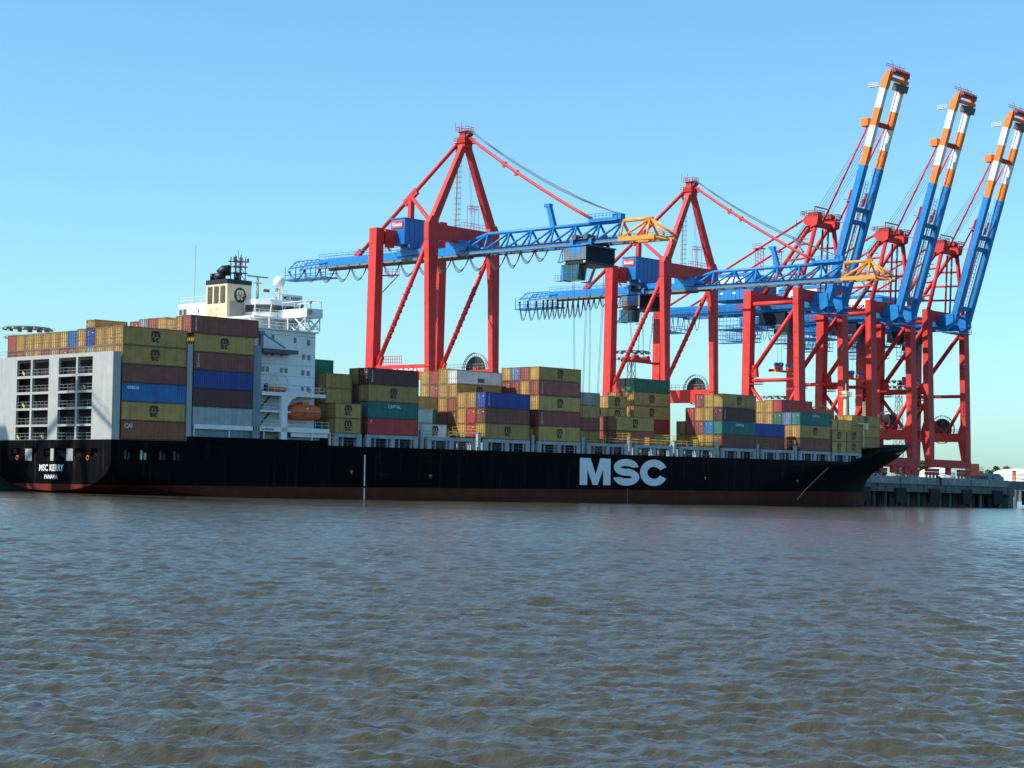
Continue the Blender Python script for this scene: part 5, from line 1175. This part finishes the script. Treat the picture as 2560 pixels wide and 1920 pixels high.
    cb = MB().prism([(ty+3.2, 46.8), (ty-1.0, 46.8), (ty-0.6, 43.8), (ty+2.8, 43.8), (ty+3.2, 44.4)], lambda a, b, tt: (tt, a, b), X(-4.2), X(-1.8)).build('driver_cab', paint('cab_glass', (0.03, 0.075, 0.08), 0.15, streak=0.05), tr); fixn(cb.data)
    MB().box(X(-4.26), X(-1.74), ty+3.0, ty+3.7, 43.7, 46.85).build('cab_back', BLUE, cb); mb = MB()
    for q in (2.0, 0.8, -0.4): mb.box(X(-4.28), X(-4.205), ty+q-0.06, ty+q+0.06, 43.9, 46.8)
    mb.box(X(-4.28), X(-4.205), ty-0.8, ty+3.0, 45.2, 45.3); mb.build('cab_window_bars', BLUE, cb)
    mb = MB().beam((X(-1.4), ty-1.4, 43.5), (X(-1.4), ty-3.0, 46.9), 0.7, 0.14); mb.box(X(-2.2), X(-0.8), ty-1.6, ty+0.2, 43.35, 43.5); mb.build('cab_ladder', RAILG, cb); mb = MB().rail([(X(-4.3), ty+3.7, 43.8), (X(-4.3), ty+5.2, 43.8)], 1.1, 0.7, 0.06); mb.box(X(-4.5), X(-3.2), ty+3.7, ty+5.2, 43.7, 43.8); mb.build('cab_platform', RAILG, cb)
    for yy in (ty-2.6, ty+2.6): MB().sphere((X(-4.4), yy, 47.2), 0.28, 8, 6).build('work_lamp', LETTERW, tr)
    # hoist ropes and spreader
    zs = hoist; sp = []
    mb = MB()
    for dx in (-2.6, 2.6):
        for dy in (-2.1, -1.7, 1.7, 2.1): mb.tube((X(dx), ty+dy, 46.9), (X(dx*0.8), ty+dy*0.4, zs+1.9), 0.045, 4)
    mb.build('hoist_ropes', WIRE, tr)
    festoon(t, X(-2.55), 50.72, loops, 3.2)
    # spreader: lifted gear is its own thing
    s_ = thing('container_spreader', 'red container spreader hanging under the trolley of the %s crane' % number, 'spreader', (X(0), ty, zs), 'spreaders hung from the cranes')
    mb = MB().box(X(-6.05), X(6.05), ty-0.45, ty+0.45, zs+0.1, zs+0.55); mb.box(X(-3.0), X(3.0), ty-0.9, ty+0.9, zs+0.55, zs+1.0); mb.build('main_beam', RED, s_)
    for s in (-1, 1):
        mb = MB().box(X(s*6.05-0.25), X(s*6.05+0.25), ty-1.2, ty+1.2, zs, zs+0.6); mb.build('end_beam', RED, s_); mb = MB().box(X(s*2.1-0.55), X(s*2.1+0.55), ty-0.8, ty+0.8, zs+1.0, zs+1.9); mb.build('head_sheave', RED, s_)
    mb = MB().box(X(-1.2), X(1.2), ty-0.7, ty+0.7, zs+1.0, zs+1.5); mb.build('power_box', STEEL, s_)
    return t
LA = []
y = 92.0; stp = [5.3]*9+[5.1, 5.2, 5.3, 5.3, 4.0, 3.9, 3.6, 3.4]
sg = [2.2, 2.8, 3.2]+[3.3]*9+[3.4, 3.3, 2.6, 2.4, 1.9, 1.7]
for i, s in enumerate(stp[:16]): LA.append((y, y-s, sg[i])); y -= s
LB = []; y = 92.3
for i in range(13): s = (3.0, 3.0, 2.4, 1.4)[i] if i < 4 else 1.75; LB.append((y, y-s, 5.0 if i < 11 else 3.2)); y -= s
LB = [(a, b, sgg) for a, b, sgg in LB]+[(y, y-2.0, 3.0), (y-2.0, y-4.2, 2.6)]
crane_a(112.0, 'first red and blue gantry crane from the stern, amber-tipped truss boom lowered', 'lattice-boom gantry cranes', 3.0, LA, 10.0, 'first')
crane_a(190.5, 'second lattice-boom gantry crane, boom lowered in front of the boom-up cranes', 'lattice-boom gantry cranes', 53.2, LB, 33.8, 'second')
# ------------------------------------------------------------------ box-girder cranes with raised booms
def crane_b(xc, label, ordn):
    t = thing('gantry_crane', label, 'crane', (xc, 45.5, QZ), 'raised-boom gantry cranes'); X = lambda d: xc+d
    XL = 10.3
    for s in (-1, 1):
        P = lambda z, w, d, c=s*XL: [(X(c-w/2), yw(z), z), (X(c+w/2), yw(z), z), (X(c+w/2), yw(z)+d, z), (X(c-w/2), yw(z)+d, z)]
        mb = MB(); mb.hexa(P(13.3, 2.5, 1.7), P(19.0, 2.9, 2.6)); mb.hexa(P(19.0, 2.9, 2.6), P(21.6, 2.9, 2.6)); mb.hexa(P(21.6, 2.9, 2.6), P(24.0, 2.9, 1.7)); mb.hexa(P(24.0, 2.9, 1.7), P(56.2, 2.8, 1.7)); mb.build('waterside_leg', RED, t)
        mb = MB().box(X(s*XL-1.15), X(s*XL+1.15), 53.25, 55.65, 13.3, 56.3); mb.build('landside_leg', RED, t)
        for z in (30.4, 38.0, 44.6, 52.0): MB().box(X(s*XL-1.5), X(s*XL+1.5), yw(z)-0.05, yw(z)+1.75, z, z+0.1).build('leg_flange', RED, t)
        MB().box(X(s*XL-0.8), X(s*XL+0.8), yw(20)+1.65, 53.3, 18.9, 21.4).build('portal_beam', RED, t)
        MB().tube((X(s*XL), yw(32)+1.5, 32.3), (X(s*XL), 53.4, 32.3), 0.5, 10).build('tie_tube', RED, t, True)
        MB().tube((X(s*XL), yw(52)+1.5, 52.6), (X(s*XL), 53.4, 52.6), 0.6, 10).build('tie_tube', RED, t, True)
        MB().tube((X(s*XL), 52.9, 34.6), (X(s*XL), 39.2, 51.6), 0.62, 12).build('diagonal_brace', RED, t, True)
        MB().tube((X(s*XL), 53.3, 30.6), (X(s*XL), 45.6, 21.6), 0.5, 10).build('knee_brace', RED, t, True)
        MB().tube((X(s*XL), 38.2, 31.0), (X(s*XL), 43.8, 21.6), 0.5, 10).build('knee_brace', RED, t, True)
        mb = MB().prism([(53.3, 36.5), (53.3, 33.0), (51.2, 33.2), (51.6, 36.0)], lambda a, b, tt: (tt, a, b), X(s*XL-0.5), X(s*XL+0.5)); o = mb.build('node_plate', RED, t); fixn(o.data)
        mb = MB().box(X(s*XL-1.6), X(s*XL+1.6), 50.6, 53.2, 31.2, 31.35); mb.rail([(X(s*XL-1.6), 50.6, 31.3), (X(s*XL+1.6), 50.6, 31.3), (X(s*XL+1.6), 53.2, 31.3)], 1.2, 0.8, 0.06); mb.rail([(X(s*XL-1.6), 53.1, 33.6), (X(s*XL-1.6), 50.6, 33.6)], 1.2, 0.8, 0.05); mb.build('node_platform', RED, t)
        mb = MB(); lx = X(s*XL+1.2)
        for k in range(9):
            z = 22+k*3.6; mb.box(lx, lx+1.1, 55.7, 57.2, z, z+0.12); mb.rail([(lx+1.1, 55.7, z), (lx+1.1, 57.2, z), (lx, 57.2, z)], 1.1, 0.7, 0.05)
            mb.beam((lx+0.5, 55.9, z), (lx+0.5, 57.0, z+3.6), 0.6, 0.1)
        mb.build('leg_stairs', RED, t)
        mb = MB().box(X(s*XL-1.7), X(s*XL+1.7), 53.0, 57.6, 51.3, 51.45); mb.rail([(X(s*XL-1.7), 57.6, 51.4), (X(s*XL+1.7), 57.6, 51.4)], 1.2, 0.8, 0.06); mb.rail([(X(s*XL-1.7), 55.7, 51.4), (X(s*XL-1.7), 57.6, 51.4)], 1.2, 0.8, 0.06); mb.build('leg_platform', RED, t)
    for (y0, y1) in ((38.0, 39.6), (53.4, 55.5)): MB().box(X(-XL+1.2), X(XL-1.2), y0, y1, 53.0, 56.0).build('cross_beam', RED, t)
    for y in (37.3, 54.45):
        MB().box(X(-XL-1.4), X(XL+1.4), y-0.85, y+0.85, 11.1, 13.35).build('sill_beam', RED, t); bogies(t, (X(-9.0), X(9.0)), y)
        MB().box(X(-0.9), X(0.9), y-0.5, y+0.5, QZ+1.0, 11.09).build('storm_lock', RED, t)
    reel(t, X(XL+0.9), 46.0, 22.6, 4.1)
    MB().rail([(X(XL), 37.9, 21.4), (X(XL), 53.0, 21.4)], 1.2, 1.3, 0.05).build('beam_railing', RAILG, t); MB().rail([(X(-XL), 38.5, 21.4), (X(-XL), 53.0, 21.4)], 1.2, 1.3, 0.05).build('beam_railing', RED, t)
    MB().box(X(-XL-0.86), X(-XL-0.803), 39.0, 39.9, 19.2, 21.0).build('number_plate', LETTERW, t)
    # twin girders and house
    for s in (-1, 1):
        MB().box(X(s*3.6-0.8), X(s*3.6+0.8), 35.0, 87.0, 51.0, 53.7).build('main_girder', BLUE, t)
        MB().rail([(X(s*4.9), 36, 52.2), (X(s*4.9), 87, 52.2)], 1.2, 1.8, 0.05, 3).build('walkway_rail', BLUE if s < 0 else RAILG, t); MB().box(X(s*4.9-0.5), X(s*4.9+0.1), 36, 87, 52.05, 52.18).build('walkway', BLUE, t)
    for yy in (44.5, 58, 66, 74, 86): MB().box(X(-2.8), X(2.8), yy, yy+1.0, 51.3, 53.0).build('girder_tie', BLUE, t)
    ho = MB().box(X(-5.2), X(5.6), 57.0, 73.0, 54.8, 61.0).build('machinery_house', BLUE, t)
    mb = MB().prism([(56.8, 61.0), (73.2, 61.0), (71.5, 61.9), (58.5, 61.9)], lambda a, b, tt: (tt, a, b), X(-5.4), X(5.8)); o = mb.build('house_roof', BLUE, ho); fixn(o.data)
    for i in range(12): MB().box(X(-5.28), X(-5.202), 57.6+i*1.3, 57.72+i*1.3, 54.9, 57.6).build('wall_rib', BLUE, ho)
    MB().box(X(-5.30), X(-5.205), 59.8, 69.4, 57.9, 60.9).build('white_panel', CWHITE, ho)
    letter('house_lettering', text_mesh('EUROGATE', 1.5, LETTERK, 0.05, shear=0.2), t, (X(-5.34), 69.0, 58.1), (0, -1, 0), (0, 0, 1))
    for i in range(3): MB().box(X(-5.3), X(-5.205), 58.6+i*4.2, 59.6+i*4.2, 56.4, 56.8).build('lamp_panel', LETTERW, ho)
    MB().rail([(X(-5.2), 57.0, 61.9), (X(-5.2), 73, 61.9)], 1.1, 1.6, 0.05).build('roof_rail', BLUE, ho)
    # hanging cages, trolley and cab under the girders
    def cage(y0, y1, z0, z1, x0, x1, nm):
        mb = MB(); mb.box(X(x0), X(x1), y0, y1, z0, z0+0.15)
        for xx in (x0, x1):
            for z in (z0+1.1, z0+2.2, z1): 
                if z <= z1: mb.tube((X(xx), y0, z), (X(xx), y1, z), 0.07, 4)
            n = max(2, int((y1-y0)/1.1))
            for i in range(n+1): yy = y0+(y1-y0)*i/n; mb.tube((X(xx), yy, z0), (X(xx), yy, z1), 0.07, 4)
        for yy in (y0, y1):
            for z in (z0+1.1, z1): mb.tube((X(x0), yy, z), (X(x1), yy, z), 0.07, 4)
        mb.build(nm, BLUE, t)
    cage(86.0, 92.5, 47.0, 51.6, -4, 4, 'end_cage'); cage(56.0, 69.0, 43.0, 46.6, -5, -2.4, 'service_cage'); cage(57.0, 69.0, 46.8, 50.9, -5.5, 5.5, 'service_cage'); cage(49.5, 56.0, 43.0, 47.4, 1.5, 4.5, 'service_cage')
    tr = MB().box(X(-4.6), X(4.6), 47.0, 55.5, 47.6, 50.6).build('trolley_house', paint('trolley_dark_blue', (0.008, 0.016, 0.036), 0.6, spec=0.15), t)
    cb = MB().box(X(-4.4), X(-1.8), 46.5, 50.5, 45.0, 48.4).build('driver_cab', paint('cab_glass', (0.03, 0.075, 0.08), 0.15), tr); MB().box(X(-4.46), X(-4.402), 48.4, 50.2, 46.2, 48.0).build('cab_panel', GREY, cb)
    mb = MB()
    for dx in (-2.4, 2.4):
        for dy in (49.4, 50.6): mb.tube((X(dx), dy, 47.6), (X(dx), dy, 37.7), 0.05, 4)
    mb.build('hoist_ropes', WIRE, tr)
    for i in range(6):
        mb = MB(); a = 75+i*1.9
        mb.path([(X(-4.9), a+1.9*q/8, 50.8-4.0*(1-(2*q/8-1)**2)) for q in range(9)], 0.1, 4); mb.build('festoon_loop', CABLE, t)
    # A-frame
    for s in (-1, 1):
        MB().tube((X(s*9.9), 38.8, 55.8), (X(s*4.3), 38.0, 73.4), 0.62, 10).build('a_frame_leg', RED, t, True)
        MB().tube((X(s*4.6), 53.8, 55.8), (X(s*4.2), 39.6, 73.6), 0.58, 10).build('a_frame_backleg', RED, t, True)
        for z in (60.5, 64.5, 68.5):
            q = (z-55.8)/17.7; a = (X(s*(9.9-5.6*q)), 38.8-0.8*q, z); b = (X(s*(4.6-0.4*q)), 53.8-14.2*q, z); MB().tube(a, b, 0.3, 8).build('a_frame_strut', RED, t, True)
        mb = MB().prism([(36.5, 75.9), (40.6, 75.9), (41.6, 74.6), (39.4, 72.6), (36.9, 73.4)], lambda a, b, tt: (tt, a, b), X(s*4.2-1.15), X(s*4.2+1.15)); o = mb.build('head_box', RED, t); fixn(o.data)
        MB().tube((X(s*4.2), 41.6, 75.2), (X(s*4.2), 86.5, 54.2), 0.33, 8).build('backstay', RED, t, True)
        mb = MB()
        for dy in (55.0, 56.8): 
            for dx in (-0.6, 0.6): mb.tube((X(s*4.2+dx), dy, 61.9), (X(s*4.2+dx), dy, 68.4), 0.1, 5)
        for k in range(6): mb.tube((X(s*4.2-0.6), 55, 62.4+k), (X(s*4.2+0.6), 56.8, 63.2+k), 0.06, 4); mb.tube((X(s*4.2+0.6), 55, 62.4+k), (X(s*4.2-0.6), 56.8, 63.2+k), 0.06, 4)
        mb.box(X(s*4.2-1.1), X(s*4.2+1.1), 54.6, 57.4, 68.3, 68.5); mb.rail([(X(s*4.2-1.1), 54.6, 68.5), (X(s*4.2-1.1), 57.4, 68.5)], 1.1, 0.8, 0.05); mb.build('stay_tower', RED, t)
    MB().tube((X(0), 39.0, 56.0), (X(0), 38.6, 72.8), 0.28, 8).build('centre_post', RED, t, True); MB().tube((X(2.6), 39.0, 56.0), (X(2.6), 38.6, 72.8), 0.28, 8).build('centre_post', DGREY, t, True)
    MB().box(X(-3.05), X(3.05), 37.8, 39.4, 73.2, 74.5).build('head_cross_beam', RED, t)
    mb = MB()
    for s in (-1, 1):
        for k in range(3): mb.tube((X(s*3.2-0.8), 38.0+k*1.1, 76.5), (X(s*3.2+0.8), 38.0+k*1.1, 76.5), 0.62, 12)
        mb.rail([(X(s*4.2-1.7), 36.4, 75.9), (X(s*4.2+1.7), 36.4, 75.9), (X(s*4.2+1.7), 41.6, 75.9), (X(s*4.2-1.7), 41.6, 75.9), (X(s*4.2-1.7), 36.4, 75.9)], 1.2, 0.9, 0.07)
    mb.beam((X(-4.0), 38.5, 78.4), (X(2.5), 38.5, 78.4), 0.25, 0.3); mb.tube((X(-4.0), 38.5, 76.2), (X(-4.0), 38.5, 78.5), 0.14, 5); mb.tube((X(2.5), 38.5, 76.2), (X(2.5), 38.5, 78.5), 0.14, 5); mb.rail([(X(-7.0), 42.2, 73.4), (X(-3.5), 44.5, 73.4)], 1.2, 0.8, 0.06); mb.build('head_machinery', paint('sheave_dark_red', (0.28, 0.04, 0.035)), t)
    # zigzag stairs up the A-frame
    mb = MB()
    for k in range(5):
        z = 56.2+k*3.4; yA, yB = (43.5, 46.5) if k % 2 else (46.5, 43.5); mb.beam((X(-5.6), yA-k*0.9, z), (X(-5.6), yB-k*0.9, z+3.4), 0.8, 0.12); mb.rail([(X(-6.0), yA-k*0.9, z), (X(-6.0), yB-k*0.9, z+3.4)], 1.0, 1.0, 0.05)
        mb.box(X(-6.2), X(-4.9), min(yB, yA)-k*0.9-0.8, min(yB, yA)-k*0.9, z+3.3, z+3.42)
    mb.build('a_frame_stairs', RAILG, t)
    # raised boom
    A = Vector((0, 34.2, 52.6)); B = Vector((0, 17.3, 110.5)); d = (B-A).normalized(); nrm = Vector((0, d.z, -d.y))    # nrm points landward
    def bp(q, x, off=0.0): return Vector((X(x), 0, 0))+A.lerp(B, q)+nrm*off
    qs = lambda z: (z-A.z)/(B.z-A.z)
    segs = [(52.6, 88.1, BLUE), (88.1, 92.8, ORANGE), (92.8, 98.1, CWHITE), (98.1, 102.6, ORANGE), (102.6, 107.6, CWHITE), (107.6, 110.2, ORANGE)]
    for s in (-1, 1):
        for z0, z1, m in segs:
            MB().beam(bp(qs(z0), s*3.75), bp(qs(z1)-0.0004, s*3.75), 1.75 if z0 < 80 else 1.45, 1.75, side=(1, 0, 0)).build('boom_beam', m, t)
            if s > 0:
                for off in (-0.5, 0.55): MB().beam(bp(qs(z0), 2.82 if z0 < 80 else 2.97, off), bp(qs(z1)-0.0004, 2.82 if z0 < 80 else 2.97, off), 0.12, 0.28, side=(1, 0, 0)).build('boom_rib', m, t)
    for z, m in ((57.0, BLUE), (73.8, BLUE), (77.0, BLUE), (98.6, RED)):
        MB().beam(bp(qs(z), -2.7), bp(qs(z), 2.6), 1.0, 1.3, side=nrm).build('boom_tie', m, t)
    mb = MB()
    for dx in (-1.1, 0.2): mb.tube(bp(0.06, dx, -0.2), bp(0.55, dx, -0.2), 0.10, 4)
    for i in range(26): q = 0.06+0.019*i; mb.tube(bp(q, -1.1, -0.2), bp(q, 0.2, -0.2), 0.07, 4)
    mb.build('boom_ladder', paint('ladder_teal', (0.10, 0.22, 0.28)), t)
    mb = MB()
    for i in range(22): q = 0.58+0.018*i; mb.tube(bp(q, 2.2, 0.9), bp(q, 2.66, 0.9), 0.06, 4)
    mb.tube(bp(0.56, 2.2, 0.9), bp(0.97, 2.2, 0.9), 0.07, 4); mb.build('boom_tip_ladder', CWHITE, t)
    MB().tube(bp(0.1, 1.6), bp(0.5, 1.2, -0.6), 0.2, 6).build('boom_conduit', DGREY, t)
    for s in (-1, 1):
        MB().tube(Vector((X(s*3.4), 36.4, 74.0)), bp(qs(98.4), s*3.9, 1.6), 0.24, 6).build('boom_stay', RED, t, True)
        MB().tube(bp(qs(58), s*2.4, 2.2), bp(qs(80), s*3.0, 2.0), 0.2, 6).build('boom_stay', RED, t, True)
        MB().tube(bp(qs(78), s*3.6, 1.9), bp(qs(81.5), s*3.6, 1.8), 0.34, 6).build('stay_link', RED, t)
    for z, m in ((73, BLUE), (78.8, BLUE), (92.2, RED)): MB().beam(bp(qs(z), -4.4, 3.0), bp(qs(z), -4.4, 1.0), 0.22, 0.22).build('stay_bracket', m, t)
    mb = MB()
    for k in range(7): mb.tube((X(-3.6+k*1.2), 38.4, 77.6), bp(qs(97.6), -3.0+k*0.9, 1.5), 0.05, 4)
    mb.build('boom_hoist_ropes', WIRE, t)
    # hinge bracket
    for s in (-1, 1):
        mb = MB().prism([(38.6, 54.2), (36.4, 55.2), (33.6, 55.2), (33.2, 51.8), (35.5, 50.6), (38.6, 51.2)], lambda a, b, tt: (tt, a, b), X(s*3.9-1.15), X(s*3.9+1.15)); o = mb.build('boom_hinge', BLUE, t); fixn(o.data)
    mb = MB().box(X(-5), X(5), 33.2, 37.2, 49.8, 50.0); mb.rail([(X(-5), 33.2, 50), (X(5), 33.2, 50), (X(5), 37.2, 50)], 1.2, 1.0, 0.06); mb.build('hinge_platform', BLUE, t)
    # tip: sloped cheeks, cross head, sheaves, lamps
    for s in (-1, 1):
        mb = MB(); a, b = bp(qs(107.5), s*3.75), bp(qs(112.0), s*3.75); 
        mb.hexa([a+Vector((-0.77, 0, 0))+nrm*1.0, a+Vector((0.77, 0, 0))+nrm*1.0, a+Vector((0.77, 0, 0))-nrm*1.0, a+Vector((-0.77, 0, 0))-nrm*1.0], [b+Vector((-0.77, 0, 0))+nrm*0.05, b+Vector((0.77, 0, 0))+nrm*0.05, b+Vector((0.77, 0, 0))-nrm*1.1, b+Vector((-0.77, 0, 0))-nrm*1.1]); o = mb.build('tip_cheek', ORANGE, t); fixn(o.data)
    MB().beam(bp(qs(110.2), -3.0, -0.6), bp(qs(110.2), 5.0, -0.6), 1.3, 0.9, side=nrm).build('tip_cross_head', ORANGE, t)
    MB().beam(bp(qs(108.6), -0.4, -0.9), bp(qs(108.6), 4.9, -0.9), 1.5, 1.9, side=nrm).build('tip_counterplate', DGREY, t)
    mb = MB()
    for k in range(7): mb.tube(bp(qs(112.2), -3.2+k*1.1, -1.0), bp(qs(112.2), -2.7+k*1.1, -1.0), 0.75, 12)
    mb.beam(bp(qs(111.6), -4.2, -1.0), bp(qs(111.6), 4.2, -1.0), 1.2, 0.7, side=nrm); mb.rail([bp(qs(112.6), -4.6, 0.4), bp(qs(112.6), 4.4, 0.4)], 1.1, 0.9, 0.06); mb.tube(bp(qs(112.5), -1.6, -0.5), bp(qs(112.5), -1.6, -0.5)+Vector((0, 1.2, 2.6)), 0.07, 4); mb.tube(bp(qs(112.5), 0.6, -0.5), bp(qs(112.5), 0.6, -0.5)+Vector((0, 0, 1.9)), 0.06, 4); mb.build('tip_sheaves', paint('sheave_dark_red', (0.28, 0.04, 0.035)), t)
    mb = MB(); p0 = bp(qs(107.8), -4.5, 1.4); mb.box(p0.x-0.1, p0.x+1.0, p0.y, p0.y+3.0, p0.z-0.1, p0.z); mb.rail([p0, p0+Vector((0, 3.0, 0))], 0.9, 0.8, 0.07); mb.build('tip_gangway', CWHITE, t)
    MB().box(X(-4.6), X(-2.4), bp(qs(98.4), 0, 1.6).y, bp(qs(98.4), 0, 1.6).y+2.2, 98.2, 100.2).build('stay_pocket', ORANGE, t)
    # spreader with blue head sheaves
    s_ = thing('container_spreader', 'orange and blue spreader hanging inside the %s crane with raised boom' % ordn, 'spreader', (X(0), 50, 35.0), 'spreaders hung from the cranes')
    mb = MB().box(X(-5.6), X(5.6), 49.5, 50.5, 35.0, 35.5); mb.box(X(-5.6), X(-5.1), 48.8, 51.2, 34.9, 35.6); mb.box(X(5.1), X(5.6), 48.8, 51.2, 34.9, 35.6); mb.build('main_beam', ORB, s_)
    for dx in (-2.6, 2.6):
        MB().box(X(dx-0.8), X(dx+0.8), 49.2, 50.8, 35.5, 36.6).build('head_block', ORB, s_); MB().tube((X(dx-0.5), 49.3, 37.0), (X(dx+0.5), 49.3, 37.0), 0.55, 12).build('head_sheave', BLUE, s_); MB().tube((X(dx-0.5), 50.7, 37.0), (X(dx+0.5), 50.7, 37.0), 0.55, 12).build('head_sheave', BLUE, s_)
    return t
cb3 = crane_b(247.6, 'leftmost of the three cranes with raised orange and white boom tips', 'leftmost')
cb4 = crane_b(282.3, 'middle one of the three cranes with raised orange and white boom tips', 'middle')
cb5 = crane_b(312.2, 'rightmost crane with raised boom, standing near the quay end', 'rightmost')
# one more lattice-boom crane stands aft, left of the picture; its shadow falls across the transom
crane_a(-60.0, 'lattice-boom gantry crane standing aft of the ship, its shadow on the transom', 'lattice-boom gantry cranes', 62.0, LB, 36.0, 'aftmost')
